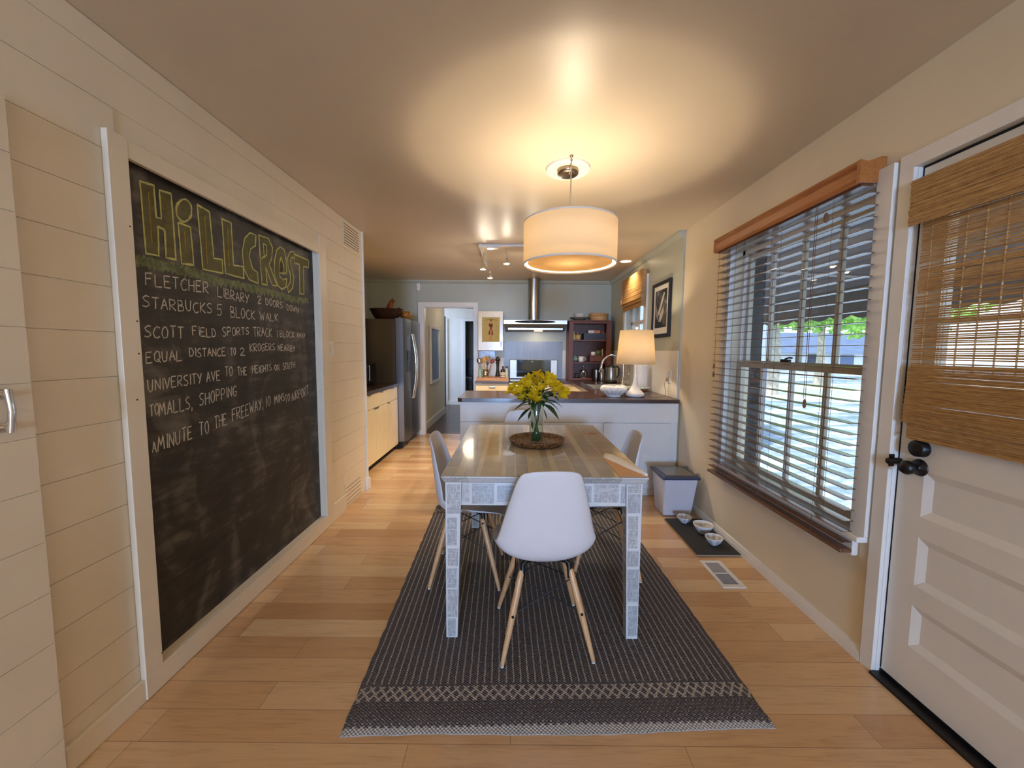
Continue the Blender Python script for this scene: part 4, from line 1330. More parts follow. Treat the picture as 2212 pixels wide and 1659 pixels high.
# ------------------------------------------------------------------ tray, vase, flowers
k = NT('woven_rattan')
v = k.coord((1, 1, 1))
n = k.noise(v, 90, 3, 0.6, 0.5)
k.set(col=k.ramp(n, [(0.35, lin(62, 38, 20)), (0.5, lin(116, 78, 44)), (0.65, lin(168, 126, 80))]), rough=0.6).bump(n, 0.8, 0.004)
cx, cy_ = 0.148, 2.385
m = MB().lathe([(0.0, TZ + 0.002), (0.150, TZ + 0.002), (0.160, TZ + 0.010), (0.168, TZ + 0.030), (0.170, TZ + 0.034), (0.166, TZ + 0.036), (0.158, TZ + 0.020), (0.148, TZ + 0.010), (0.0, TZ + 0.009)], (cx, cy_, 0), 48)
solo('wicker_tray', m, k.m, 'round brown wicker tray lying in the middle of the dining table', 'tray')
vx, vy, vz = 0.142, 2.365, TZ + 0.0095
gl = NT('clear_glass')
gv = gl.coord()
gl.set(col=gl.ramp(gl.noise(gv, 3), [(0, (0.93, 0.97, 0.95)), (1, (0.96, 0.99, 0.97))]), trans=1.0, rough=0.0, ior=1.33)
MAT['glass'] = gl.m
thin = pane_mat('thin_clear_glass', (0.92, 0.95, 0.94, 1), 1.3)
MAT['thinglass'] = thin
m = MB().lathe([(0.0, vz), (0.040, vz), (0.0425, vz + 0.004), (0.0435, vz + 0.246), (0.0425, vz + 0.248), (0.0405, vz + 0.246), (0.0395, vz + 0.014), (0.0, vz + 0.012)], (vx, vy, 0), 40)
t = thing('glass_vase', 'tall clear glass cylinder vase standing in the wicker tray', 'vase', (vx, vy, vz))
P('vessel', m, thin, t)
m = MB().lathe([(0.0, vz + 0.0125), (0.039, vz + 0.0145), (0.0395, vz + 0.105), (0.0, vz + 0.105)], (vx, vy, 0), 32)
P('water', m, pane_mat('vase_water', (0.84, 0.90, 0.86, 1), 0.6), t)
t = thing('flower_bouquet', 'bunch of yellow alstroemeria with dark green leaves in the glass vase', 'flowers', (vx, vy, vz))
MAT['stem'] = mat('flower_stem', (54, 92, 40), 0.5); MAT['leafy'] = mat('flower_leaf', (38, 74, 32), 0.42, var=0.3, vscale=30)
k = NT('yellow_petal')
n = k.noise(k.coord(), 60, 3)
c = k.ramp(n, [(0.3, lin(206, 168, 20)), (0.6, lin(236, 208, 44)), (0.8, lin(246, 226, 84))])
d = k.n('BsdfDiffuse', {'Color': c}); tl = k.n('BsdfTranslucent', {'Color': c})
mx = k.n('MixShader', {0: 0.35, 1: d.outputs[0], 2: tl.outputs[0]})
k.t.links.new(mx.outputs[0], k.out.inputs[0])
MAT['petal'] = k.m
rf = random.Random(9)


def petal(mb, o, d, side, L, W, curl):
    d = d.normalized(); side = side.normalized(); nn = d.cross(side).normalized()
    rows = []
    for i, (u, w_) in enumerate(((0, .18), (.25, .5), (.5, .9), (.75, 1.0), (.92, .7), (1.0, .12))):
        c_ = o + d * L * u + nn * curl * u * u * L
        rows.append([c_ + side * (-W * w_) + nn * W * .35 * w_, c_, c_ + side * (W * w_) + nn * W * .35 * w_])
    mb.grid(rows)


def leaf(mb, o, d, L, W, droop):
    d = d.normalized(); up = Vector((0, 0, 1)); side = d.cross(up)
    if side.length < .05: side = Vector((1, 0, 0))
    side.normalize()
    rows = []
    for u, w_ in ((0, .1), (.15, .5), (.35, .95), (.55, 1), (.78, .62), (.92, .25), (1, .03)):
        c_ = o + d * L * u + up * (-droop * L * u * u)
        rows.append([c_ - side * W * w_ + up * W * .25 * w_, c_, c_ + side * W * w_ + up * W * .25 * w_])
    mb.grid(rows)


heads = [(-.125, .01, 1.150), (-.085, -.02, 1.125), (-.095, .04, 1.165), (-.055, .0, 1.180), (-.035, -.03, 1.195), (-.02, .04, 1.185), (.005, -.01, 1.215), (.025, -.035, 1.200),
         (.02, .04, 1.19), (.05, .0, 1.215), (.065, -.03, 1.195), (.085, .02, 1.185), (.10, -.02, 1.165), (.12, .0, 1.150), (.14, .03, 1.145), (.15, -.02, 1.130), (.135, -.04, 1.110),
         (-.02, -.06, 1.125), (-.035, -.075, 1.095), (-.012, -.08, 1.085), (-.06, .02, 1.145), (-.115, -.03, 1.12), (-.07, .07, 1.15), (.06, .08, 1.17), (.115, .07, 1.14), (-.01, .09, 1.17),
         (-.10, -.045, 1.135), (-.05, -.05, 1.165), (.045, -.06, 1.18), (.005, .02, 1.225), (-.07, -.045, 1.10), (.10, -.055, 1.135), (-.14, .03, 1.125), (.02, -.075, 1.15), (.155, .02, 1.125), (-.04, .02, 1.20), (.075, .04, 1.205)]
neck = Vector((vx, vy, vz + 0.235))
for i in range(12):
    a = 2 * PI * i / 12 + 0.3
    h = Vector(heads[(i * 3) % len(heads)]) + Vector((vx, vy, 0))
    b = Vector((vx - 0.024 * math.cos(a), vy - 0.024 * math.sin(a), vz + 0.016))
    nk = neck + Vector((0.026 * math.cos(a), 0.026 * math.sin(a), 0))
    P('stem', MB().tube([b, b.lerp(nk, .5), nk, nk.lerp(h, .5) + Vector((0, 0, .015)), h + Vector((0, 0, -.03))], [.0044, .0044, .0042, .0032, .0024], 7), MAT['stem'], t)
for hx, hy, hz in heads:
    o = Vector((vx + hx, vy + hy, hz - 0.028))
    ax = Vector((hx * 4.2 + rf.uniform(-.35, .35), hy * 4.2 - .35 + rf.uniform(-.35, .35), 0.75 + rf.uniform(-.25, .2))).normalized()
    s1 = ax.cross(Vector((0.3, 0.9, 0.2))).normalized(); s2 = ax.cross(s1)
    m = MB()
    for j in range(6):
        a = 2 * PI * j / 6 + rf.uniform(-.15, .15)
        rad = s1 * math.cos(a) + s2 * math.sin(a)
        tang = -s1 * math.sin(a) + s2 * math.cos(a)
        petal(m, o, ax * 1.0 + rad * rf.uniform(.5, .75), tang, rf.uniform(.044, .056), rf.uniform(.0095, .0135), -0.22)
    m.tube([o - ax * 0.035, o - ax * .008, o + ax * .004], [0.002, .0045, .003], 7)
    P('blossom', m, MAT['petal'], t)
m = MB()
lv = [((-.03, -.03, 1.055), (-1, -.25, -.05), .115, .020, .45), ((-.04, .0, 1.03), (-1, -.1, .15), .095, .030, .5), ((-.035, -.035, 1.02), (-.85, -.5, -.55), .11, .017, .25),
      ((.035, -.03, 1.06), (1, -.25, .25), .12, .018, .55), ((.04, .0, 1.05), (1, .1, .1), .10, .028, .75), ((.03, -.04, 1.04), (.75, -.55, -.1), .115, .028, .6), ((.04, -.01, 1.07), (1, .0, .45), .10, .02, .3),
      ((-.01, -.045, 1.05), (-.3, -1, .2), .08, .018, .6), ((.015, -.045, 1.06), (.25, -1, .3), .08, .018, .6), ((-.05, .03, 1.06), (-1, .3, .3), .10, .018, .4), ((.05, .03, 1.07), (1, .4, .3), .10, .018, .4),
      ((.04, -.02, 1.01), (.35, -.2, -1), .07, .010, .0), ((-.035, -.02, 1.00), (-.3, -.3, -1), .055, .010, .0), ((0, .02, 1.06), (.1, .6, .8), .09, .018, .2), ((.02, -.02, 1.08), (.3, -.3, 1), .08, .018, .1), ((-.02, -.01, 1.08), (-.4, -.2, 1), .08, .018, .1)]
for p, d, L, W, dr_ in lv: leaf(m, Vector((vx + p[0], vy + p[1], p[2])), Vector(d), L, W, dr_)
for i in range(52):
    a = rf.uniform(0, 2 * PI); q = rf.uniform(.02, .10)
    o = Vector((vx + q * math.cos(a) * .8, vy + q * math.sin(a) * .6, rf.uniform(1.03, 1.13)))
    leaf(m, o, Vector((math.cos(a), math.sin(a), rf.uniform(-.2, .9))), rf.uniform(.05, .085), rf.uniform(.014, .022), rf.uniform(.1, .5))
P('leaves', m, MAT['leafy'], t)
m = MB()
leaf(m, Vector((vx - .03, vy - .025, vz + .135)), Vector((.15, -.1, -1)), .05, .014, 0)
leaf(m, Vector((vx + .01, vy - .03, vz + .22)), Vector((-.1, -.1, -1)), .12, .012, 0)
P('drooping_leaf', m, MAT['leafy'], t)

# ------------------------------------------------------------------ pendant lamp
px, py = 0.318, 2.335
zb, zt2, R = 1.838, 2.075, 0.262
t = thing('pendant_lamp', 'large white fabric drum pendant lamp hanging over the dining table', 'pendant lamp', (px, py, zb))
MAT['drum'] = shade_mat('white_linen_shade', (242, 234, 220), (246, 234, 210), glow=0.15, through=0.6)
P('lamp_shade', MB().lathe([(R, zb), (R, zt2)], (px, py, 0), 72), MAT['drum'], t, solid=0.002)
P('shade_rim', MB().lathe([(R - .002, zb), (R + .002, zb - .001), (R + .002, zb + .009), (R - .002, zb + .009)], (px, py, 0), 72).lathe([(R - .002, zt2 - .008), (R + .002, zt2 - .008), (R + .002, zt2), (R - .002, zt2)], (px, py, 0), 72), MAT['trimwhite'], t)
P('shade_lining', MB().lathe([(R - .004, zb + .008), (R - .004, zb + 0.045)], (px, py, 0), 72), emit('glowing_shade_lining', (255, 226, 170), 0.9), t)
P('diffuser', MB().lathe([(0, zb + .012), (R - .024, zb + .012), (R - .024, zb + .016), (0, zb + .016)], (px, py, 0), 64), shade_mat('frosted_diffuser', (240, 222, 194), (246, 226, 194), through=0.8), t)
MAT['nickel'] = mat('brushed_nickel', (150, 138, 118), 0.3, metal=1.0)
m = MB()
for k_ in range(3):
    a = 2 * PI * k_ / 3 + .4
    m.tube([(px, py, zt2 - 0.03), (px + R * math.cos(a), py + R * math.sin(a), zt2 - 0.012)], .002, 6)
m.lathe([(0, zt2 - .05), (.018, zt2 - .05), (.018, zt2 - .01), (.006, zt2 + .0), (0, zt2)], (px, py, 0), 16)
P('spider', m, MAT['nickel'], t)
mx_, my_ = 0.320, 2.497
m = MB().tube([(px, py, zt2), (px, py + .0, 2.25), (px + .001, py, 2.405)], .0028, 7)
m.tube([(px + .001, py, 2.405), (px - .004, py + .003, 2.418), (px + .004, py + .01, 2.414), (px + .006, py + .05, 2.405), (mx_ + .004, my_ - .03, 2.395), (mx_, my_, 2.41)], .0028, 7)
m.tube([(px - .008, py, zt2), (px - .004, py, 2.25), (px - .001, py, 2.405)], .0016, 6)
P('cord', m, mat('silver_cord', (170, 156, 130), 0.5), t)
P('ceiling_hook', MB().tube([(px, py, ZC), (px, py, 2.425), (px + .006, py, 2.415), (px, py, 2.408), (px - .006, py, 2.413)], .003, 7).lathe([(0, 2.432), (.010, 2.433), (.010, ZC), (0, ZC)], (px, py, 0), 14), MAT['nickel'], t)
P('canopy', MB().lathe([(0, 2.398), (.052, 2.400), (.062, 2.406), (.064, 2.432), (.062, ZC - .006)], (mx_, my_, 0), 36), MAT['nickel'], t)
P('bulb', MB().ball((px, py, 1.975), 0.032, sc=(1, 1, 1.25)), emit('lit_bulb', (255, 214, 150), 6.0), t)
solo('ceiling_medallion', MB().lathe([(.06, ZC - .006), (.072, ZC - .010), (.085, ZC - .014), (.10, ZC - .010), (.112, ZC - .012), (.124, ZC - .018), (.130, ZC - .012), (.133, ZC - .001)], (mx_, my_, 0), 64), MAT['white'],
     'white moulded ceiling medallion around the pendant lamp canopy', 'ceiling medallion')
light('pendant_light', 'POINT', (px, py, 1.955), 54, WARM, 0.04)

# ------------------------------------------------------------------ pet corner: bin, mat, bowls; floor vent
t = thing('storage_bin', 'translucent white storage bin with a dark blue lid in the corner by the cabinet', 'bin', (1.37, 3.28, 0))
b0 = [(1.245, 3.205), (1.475, 3.205), (1.475, 3.40), (1.245, 3.40)]
b1 = [(1.225, 3.150), (1.498, 3.150), (1.498, 3.44), (1.225, 3.44)]
m = MB().hexa([(x, y, 0.001) for x, y in b0], [(x, y, 0.325) for x, y in b1])
P('body', m, mat('milky_plastic', (206, 206, 214), 0.35, trans=0.0, spec=0.5), t, bevel=0.012, seg=3)
m = MB().box(1.21, 1.512, 3.132, 3.455, 0.326, 0.352)
P('lid', m, mat('navy_plastic', (52, 56, 80), 0.4), t, bevel=0.010, seg=3)
m = MB().box(1.245, 1.477, 3.165, 3.422, 0.3525, 0.356)
P('lid_panel', m, mat('smoked_clear_plastic', (96, 92, 84), 0.2), t, bevel=0.002)
m = MB().box(1.505, 1.520, 3.17, 3.21, 0.335, 0.365).box(1.505, 1.520, 3.38, 3.42, 0.335, 0.365)
P('latch', m, mat('grey_plastic', (120, 118, 112), 0.4), t, bevel=0.003)
t = thing('floor_mat', 'black rubber mat with a pale edge along the window wall holding three bowls', 'mat', (1.375, 2.88, 0))
P('edging', MB().box(1.226, 1.520, 2.556, 3.125, 0.001, 0.011), mat('mat_edge', (150, 132, 104), 0.7), t)
P('surface', MB().box(1.229, 1.518, 2.559, 3.122, 0.011, 0.018), MAT['blackmat'], t, bevel=0.001)


def bowl_mat(name, ridges):
    k = NT(name)
    sp = k.n('SeparateXYZ', {0: k.n('TexCoord').outputs['Object']})
    ang = k.math('ARCTAN2', sp.outputs[1], sp.outputs[0])
    w_ = k.math('SINE', k.math('MULTIPLY', ang, ridges))
    n = k.noise(k.coord(), 30, 2)
    zz = k.math('MULTIPLY', k.math('LESS_THAN', sp.outputs[2], 0.050), 1.0)
    fac = k.math('MULTIPLY', k.math('GREATER_THAN', k.math('ADD', w_, k.math('MULTIPLY', n, .8)), 0.5), zz)
    k.set(col=k.mix(k.math('MULTIPLY', fac, .4), lin(226, 224, 220), lin(118, 136, 164)), rough=0.25, coat=0.3)
    return k.m


for (x, y, r, h, rid, lb) in ((1.350, 3.045, 0.056, 0.050, 9, 'small white ceramic bowl on the black mat closest to the storage bin'),
                              (1.412, 2.865, 0.070, 0.070, 40, 'middle bowl on the black mat, the biggest, with fine vertical blue stripes'),
                              (1.405, 2.690, 0.059, 0.055, 7, 'small white bowl with a wavy rim on the black mat, farthest from the bin')):
    z0 = 0.0182
    m = MB().lathe([(0, z0), (r * .42, z0), (r * .45, z0 + .004), (r * .78, z0 + h * .42), (r * .97, z0 + h * .85), (r, z0 + h), (r * .955, z0 + h), (r * .90, z0 + h * .8), (r * .6, z0 + h * .28), (0, z0 + h * .16)], (x, y, 0), 40)
    solo('pet_bowl', m, bowl_mat('striped_bowl_glaze', rid), lb, 'bowl', 'bowls on the black mat')
t = thing('floor_vent', 'white metal floor vent let into the boards between rug and baseboard', 'vent', (1.283, 2.345, 0))
m = MB()
fx0, fx1, fy0, fy1 = 1.215, 1.352, 2.198, 2.495
m.box(fx0, fx1, fy0, fy0 + .032, .0005, .006).box(fx0, fx1, fy1 - .022, fy1, .0005, .006).box(fx0, fx0 + .022, fy0 + .032, fy1 - .022, .0005, .006).box(fx1 - .026, fx1, fy0 + .032, fy1 - .022, .0005, .006)
m.box(fx0 + .022, fx1 - .026, 2.345, 2.353, .0005, .006)
P('frame', m, MAT['trimwhite'], t, bevel=0.001)
m = MB()
for i in range(11):
    y = fy0 + .036 + i * .0106; m.box(fx0 + .022, fx1 - .026, y, y + .0034, .0006, .0045)
for i in range(11):
    y = 2.357 + i * .0106; m.box(fx0 + .022, fx1 - .026, y, y + .0066, .0006, .0045)
P('slats', m, mat('vent_slat', (176, 172, 178), 0.4), t)
P('duct', MB().box(fx0 + .02, fx1 - .024, fy0 + .03, fy1 - .02, .0002, .0006), MAT['dark'], t)

# ------------------------------------------------------------------ peninsula and worktops
CT = 0.915
PX0, PX1, PY0, PY1 = -0.488, XK, 3.672, 4.34
t = thing('peninsula_cabinet', 'white lacquered peninsula cabinet between the dining table and the kitchen', 'cabinet', (0.5, 4.0, 0))
m = MB().box(PX0, PX1 - 0.001, PY0 + 0.004, PY1, 0.068, CT - 0.036)
P('body', m, MAT['whitecab'], t, bevel=0.002)
P('toe_kick', MB().box(PX0 + 0.03, PX1 - 0.001, PY0 + 0.03, PY1 - 0.05, 0.001, 0.068), MAT['white'], t)
P('skirting', MB().box(PX0 + .005, PX1 - .04, PY0 + 0.015, PY0 + 0.029, 0.001, 0.012), MAT['white'], t)
d = P('door', MB().box(0.842, 1.462, PY0 - 0.012, PY0 + 0.003, 0.075, 0.690), MAT['whitecab'], t, bevel=0.002)
P('edge_pull', MB().box(0.850, 0.925, PY0 - 0.018, PY0 - 0.011, 0.688, 0.696), MAT['steel'], d)
P('rail', MB().box(PX0 + .002, PX1 - .004, PY0 - 0.010, PY0 + 0.003, 0.697, CT - 0.038), MAT['whitecab'], t, bevel=0.002)
P('end_panel', MB().box(PX0 + .002, 0.836, PY0 - 0.011, PY0 + 0.003, 0.075, 0.690), MAT['whitecab'], t, bevel=0.002)

k = wood('dark_wood_worktop', (36, 21, 15), (82, 52, 38), 0.3, 0, coat=0.25, scale=3.0)
m = MB()
z0, z1 = CT - 0.035, CT
SX0, SX1, SY0, SY1 = 0.93, 1.36, 4.66, 5.26
RX0 = 0.825
m.prism([(PX0 - .02, PY1 + .01), (PX0 - .02, PY0 - .008), (PX0 + .02, PY0 - .026), (PX1 - .001, PY0 - .026), (PX1 - .001, PY1 + .01)], 'z', z0, z1)
m.box(RX0, PX1 - .001, PY1 + .01, SY0, z0, z1).box(RX0, SX0, SY0, SY1, z0, z1).box(SX1, PX1 - .001, SY0, SY1, z0, z1).box(RX0, PX1 - .001, SY1, YF - .001, z0, z1)
m.box(0.705, RX0, 5.72, YF - .001, z0, z1)
o = solo('worktop', m, k, 'dark wood worktop running from the peninsula along the right wall to the shelf unit', 'worktop')
t = thing('corner_cabinet', 'cream base cabinets with a sink under the kitchen window worktop', 'cabinet', (1.18, 5.3, 0))
m = MB().box(RX0 + .03, PX1 - .001, PY1 + .001, 4.64, 0.08, z0 - .001).box(RX0 + .03, PX1 - .001, 5.28, YF - .001, 0.08, z0 - .001).box(RX0 + .03, RX0 + .05, 4.64, 5.28, 0.08, z0 - .001).box(0.72, RX0 + .03, 5.76, YF - .001, 0.08, z0 - .001)
P('body', m, MAT['creamcab'], t)
for y in (4.36, 5.02): P('door', MB().box(RX0 + .012, RX0 + .029, y, y + 0.64, 0.09, z0 - .006), MAT['creamcab'], t, bevel=0.002)
P('toe_kick', MB().box(RX0 + .08, PX1 - .01, PY1 + .001, YF - .01, 0.001, 0.08), MAT['dark'], t)

t = thing('kitchen_sink', 'stainless steel sink set in the worktop below the kitchen window', 'sink', (1.145, 4.96, CT))
m = MB()
rim = [(SX0 - .02, SX1 + .02, SY0 - .02, SY0 + .02), (SX0 - .02, SX1 + .02, SY1 - .02, SY1 + .02), (SX0 - .02, SX0 + .02, SY0 + .02, SY1 - .02), (SX1 - .02, SX1 + .02, SY0 + .02, SY1 - .02)]
for a, b, c, d in rim: m.box(a, b, c, d, CT + .0005, CT + .006)
a, b, c, d = SX0 + .02, SX1 - .02, SY0 + .02, SY1 - .02
e = .03
m.quad((a, c, CT), (a, d, CT), (a + e, d - e, CT - .17), (a + e, c + e, CT - .17)).quad((b, d, CT), (b, c, CT), (b - e, c + e, CT - .17), (b - e, d - e, CT - .17))
m.quad((b, c, CT), (a, c, CT), (a + e, c + e, CT - .17), (b - e, c + e, CT - .17)).quad((a, d, CT), (b, d, CT), (b - e, d - e, CT - .17), (a + e, d - e, CT - .17))
m.quad((a + e, c + e, CT - .17), (a + e, d - e, CT - .17), (b - e, d - e, CT - .17), (b - e, c + e, CT - .17))
P('basin', m, MAT['steel'], t)
fx, fy = 1.425, 5.18
t = thing('kitchen_faucet', 'tall chrome gooseneck faucet behind the sink', 'faucet', (fx, fy, CT))
pts = [(fx, fy, CT), (fx, fy, 1.13)]
for i in range(0, 13):
    a = PI * i / 12 * 0.93
    pts.append((fx - 0.14 + 0.14 * math.cos(a), fy, 1.165 + 0.14 * math.sin(a)))
P('neck', MB().tube(pts, [0.012] * len(pts), 12).lathe([(.03, CT + .001), (.03, CT + .008), (.018, CT + .016), (.016, CT + .10), (.012, CT + .11)], (fx, fy, 0), 20), MAT['chrome'], t)
e0 = Vector(pts[-1])
P('spray_head', MB().tube([e0, e0 + Vector((-.006, 0, -.03)), e0 + Vector((-.022, 0, -.11)), e0 + Vector((-.023, 0, -.115))], [.013, .016, .021, .017], 14), MAT['chrome'], t)
P('lever', MB().tube([(fx, fy, CT + .07), (fx + .02, fy - .03, CT + .08), (fx + .045, fy - .07, CT + .10)], [.009, .007, .005], 8), MAT['chrome'], t)

# backsplash of white panels on the right wall, outlet, lamp cord
struct('trim_10', MB().box(XK - .006, XK, 3.712, YF - .001, CT + .0005, 1.362), MAT['white'], bevel=0.002)
t = thing('wall_outlet', 'white double wall outlet on the white splashback by the lamp', 'outlet', (XK - .006, 3.90, 1.045))
P('plate', MB().box(XK - .012, XK - .0061, 3.852, 3.945, 1.045, 1.170), MAT['trimwhite'], t, bevel=0.002)
P('socket', MB().box(XK - .015, XK - .012, 3.88, 3.918, 1.06, 1.10).box(XK - .015, XK - .012, 3.88, 3.918, 1.113, 1.155), MAT['ceramic'], t, bevel=0.002)

# ------------------------------------------------------------------ table lamp
lx, ly = 1.178, 3.855
t = thing('table_lamp', 'white ceramic table lamp with a lit cream shade on the peninsula', 'lamp', (lx, ly, CT))
prof = [(0, .0), (.072, .0), (.086, .010), (.091, .024), (.087, .036), (.070, .052), (.050, .072), (.034, .098), (.024, .130), (.0175, .18), (.0165, .24), (.0175, .29), (.020, .335), (.019, .34), (0, .34)]
P('base', MB().lathe([(r, CT + .001 + z) for r, z in prof], (lx, ly, 0), 40), MAT['ceramic'], t)
MAT['lampshade'] = shade_mat('cream_linen_shade', (240, 230, 208), (242, 226, 194), glow=0.10)
P('lamp_shade', MB().lathe([(.181, 1.232), (.153, 1.552)], (lx, ly, 0), 56), MAT['lampshade'], t, solid=0.0016)
m = MB().lathe([(.004, CT + .34), (.004, 1.56)], (lx, ly, 0), 10)
for a in (0.3, 0.3 + PI): m.tube([(lx, ly, 1.548), (lx + .152 * math.cos(a), ly + .152 * math.sin(a), 1.548)], .002, 6)
P('harp', m, MAT['nickel'], t)
P('finial', MB().ball((lx, ly, 1.580), .016).lathe([(.004, 1.55), (.006, 1.562), (.004, 1.57)], (lx, ly, 0), 12), MAT['ceramic'], t)
P('bulb', MB().ball((lx, ly, 1.36), .03, sc=(1, 1, 1.3)), emit('lit_lamp_bulb', (255, 214, 150), 5.0), t)
light('table_lamp_light', 'POINT', (lx, ly, 1.40), 12, WARM, 0.035)
m = MB().tube([(lx + .075, ly + .02, CT + .006), (lx + .17, ly - .02, CT + .004), (1.42, 3.83, CT + .004), (1.475, 3.86, CT + .02), (1.485, 3.88, .97), (1.475, 3.89, 1.03), (1.485, 3.897, 1.075), (1.50, 3.899, 1.082)], .003, 7)
m.box(1.497, 1.5145, 3.885, 3.913, 1.068, 1.096)
P('power_cord', m, mat('tan_cord', (150, 124, 100), 0.5), t)

m = MB()
x, y = 0.975, 3.865
prof = [(0, 0), (.062, 0), (.066, .006), (.060, .010), (.095, .028), (.122, .052), (.126, .066), (.116, .086), (.098, .096), (.090, .094), (.104, .080), (.110, .062), (.090, .030), (0, .016)]
m.lathe([(r, CT + .001 + z * 1.14) for r, z in prof], (x, y, 0), 112, lobes=14, lobe=0.11)
solo('ceramic_bowl', m, MAT['ceramic'], 'white gourd shaped ribbed ceramic bowl on the peninsula beside the lamp', 'bowl')

t = thing('serving_dish', 'brown wooden dish with a scalloped glass rim behind the table lamp', 'dish', (1.26, 4.22, CT))
P('dish', MB().lathe([(0, CT + .001), (.11, CT + .001), (.15, CT + .02), (.175, CT + .050), (.168, CT + .052), (.14, CT + .026), (0, CT + .014)], (1.25, 4.20, 0), 48, sx=1.0, sy=.75), MAT['redwood'], t)
k = NT('green_glass'); n = k.noise(k.coord(), 40, 2)
k.set(col=k.ramp(n, [(.35, lin(96, 124, 108)), (.65, lin(206, 214, 200))]), rough=.12)
P('glass_rim', MB().lathe([(.150, CT + .046), (.184, CT + .056), (.186, CT + .066), (.160, CT + .060), (.10, CT + .052)], (1.25, 4.20, 0), 96, sx=1.0, sy=.75, lobes=44, lobe=.03), k.m, t)
t = thing('paper_towel', 'white paper towel roll standing on the worktop by the kitchen wall', 'paper towel', (1.43, 4.44, CT))
P('roll', MB().lathe([(0, CT + .012), (.056, CT + .012), (.057, CT + .02), (.057, 1.20), (.055, 1.205), (.02, 1.205), (.02, 1.19)], (1.43, 4.44, 0), 36), mat('paper_white', (236, 230, 222), .9), t)
P('holder', MB().lathe([(0, CT + .001), (.072, CT + .001), (.072, CT + .010), (0, CT + .011)], (1.43, 4.44, 0), 32).lathe([(.006, CT + .01), (.006, 1.225), (.012, 1.235), (0, 1.245)], (1.43, 4.44, 0), 12), MAT['steel'], t)
t = thing('soap_bottle', 'slim clear soap bottle beside the faucet', 'bottle', (1.44, 4.98, CT))
P('bottle', MB().lathe([(0, CT + .001), (.026, CT + .001), (.028, CT + .01), (.028, CT + .10), (.012, CT + .13), (.010, CT + .15), (0, CT + .15)], (1.44, 4.98, 0), 20), MAT['thinglass'], t)
P('pump', MB().lathe([(.008, CT + .15), (.008, CT + .165), (.003, CT + .167), (.003, CT + .195)], (1.44, 4.98, 0), 10).tube([(1.44, 4.98, CT + .193), (1.41, 4.97, CT + .193), (1.40, 4.968, CT + .185)], .004, 7), MAT['chrome'], t)

# ------------------------------------------------------------------ kettle and the wooden shelf unit
kx, ky = 1.375, 5.62
t = thing('electric_kettle', 'brushed steel electric kettle with black lid at the right end of the worktop', 'kettle', (kx, ky, CT))
P('base', MB().lathe([(0, CT + .001), (.085, CT + .001), (.088, CT + .02), (.078, CT + .035), (0, CT + .036)], (kx, ky, 0), 32), MAT['black'], t)
P('body', MB().lathe([(.074, CT + .036), (.076, CT + .05), (.066, CT + .16), (.058, CT + .215)], (kx, ky, 0), 36), MAT['steel'], t)
P('lid', MB().lathe([(.060, CT + .214), (.056, CT + .232), (.02, CT + .245), (0, CT + .246)], (kx, ky, 0), 28), MAT['black'], t)
P('handle', MB().tube([(kx + .056, ky, CT + .225), (kx + .095, ky, CT + .222), (kx + .112, ky, CT + .20), (kx + .105, ky, CT + .10), (kx + .074, ky, CT + .06)], [.010, .011, .011, .010, .008], 10), MAT['black'], t)
P('spout', MB().hexa([(kx - .062, ky - .018, CT + .17), (kx - .062, ky + .018, CT + .17), (kx - .055, ky + .022, CT + .214), (kx - .055, ky - .022, CT + .214)], [(kx - .066, ky - .01, CT + .19), (kx - .066, ky + .01, CT + .19), (kx - .092, ky + .012, CT + .214), (kx - .092, ky - .012, CT + .214)]), MAT['steel'], t)

sx0, sx1, sy_f, sy_b, sz0, sz1 = 0.835, 1.470, 6.04, YF - 0.003, CT + .001, 1.795
t = thing('shelf_unit', 'tall red brown wooden shelf unit standing on the worktop in the far right corner', 'shelf', ((sx0 + sx1) / 2, 6.2, CT))
wd = MAT['shelfwood']
P('side_panel', MB().box(sx0, sx0 + .022, sy_f + .004, sy_b, sz0, sz1), wd, t)
P('side_panel', MB().box(sx1 - .022, sx1, sy_f + .004, sy_b, sz0, sz1), wd, t)
P('back_panel', MB().box(sx0 + .022, sx1 - .022, sy_b - .012, sy_b, sz0, sz1), wd, t)
m = MB().box(sx0, sx0 + .066, sy_f - .012, sy_f + .004, sz0, sz1).box(sx1 - .066, sx1, sy_f - .012, sy_f + .004, sz0, sz1)
m.box(sx0 + .066, sx1 - .066, sy_f - .010, sy_f + .004, sz1 - .030, sz1).box(sx0 + .066, sx1 - .066, sy_f - .010, sy_f + .004, sz0, sz0 + .030)
P('face_frame', m, wd, t, bevel=.002)
shz = [1.524, 1.190, 0.946]
for z in shz: P('shelf_board', MB().box(sx0 + .022, sx1 - .022, sy_f + .006, sy_b - .012, z - .02, z), wd, t)
P('top_board', MB().box(sx0 - .008, sx1 + .008, sy_f - .016, sy_b, sz1, sz1 + .018), wd, t, bevel=.003)
P('notched_strip', MB().box(sx1 - .075, sx1 - .066, sy_f + .006, sy_f + .016, sz0, sz1 - .03), MAT['redwood'], t)
solo('shelf_riser', MB().box(1.165, 1.392, 6.10, 6.25, 1.274, 1.288).box(1.165, 1.177, 6.10, 6.25, 1.1905, 1.274).box(1.380, 1.392, 6.10, 6.25, 1.1905, 1.274).box(1.177, 1.38, 6.10, 6.108, 1.20, 1.274), wd,
     'small wooden riser box on the middle shelf of the wooden unit', 'riser')
zt = sz1 + .0185
t = thing('serving_bowl', 'wide flat grey bowl on top of the wooden shelf unit', 'bowl', (1.005, 6.15, zt))
P('bowl', MB().lathe([(0, zt), (.06, zt), (.07, zt + .006), (.148, zt + .042), (.150, zt + .048), (.142, zt + .046), (.06, zt + .012), (0, zt + .01)], (1.005, 6.15, 0), 44), mat('grey_glaze', (120, 116, 106), .3), t)
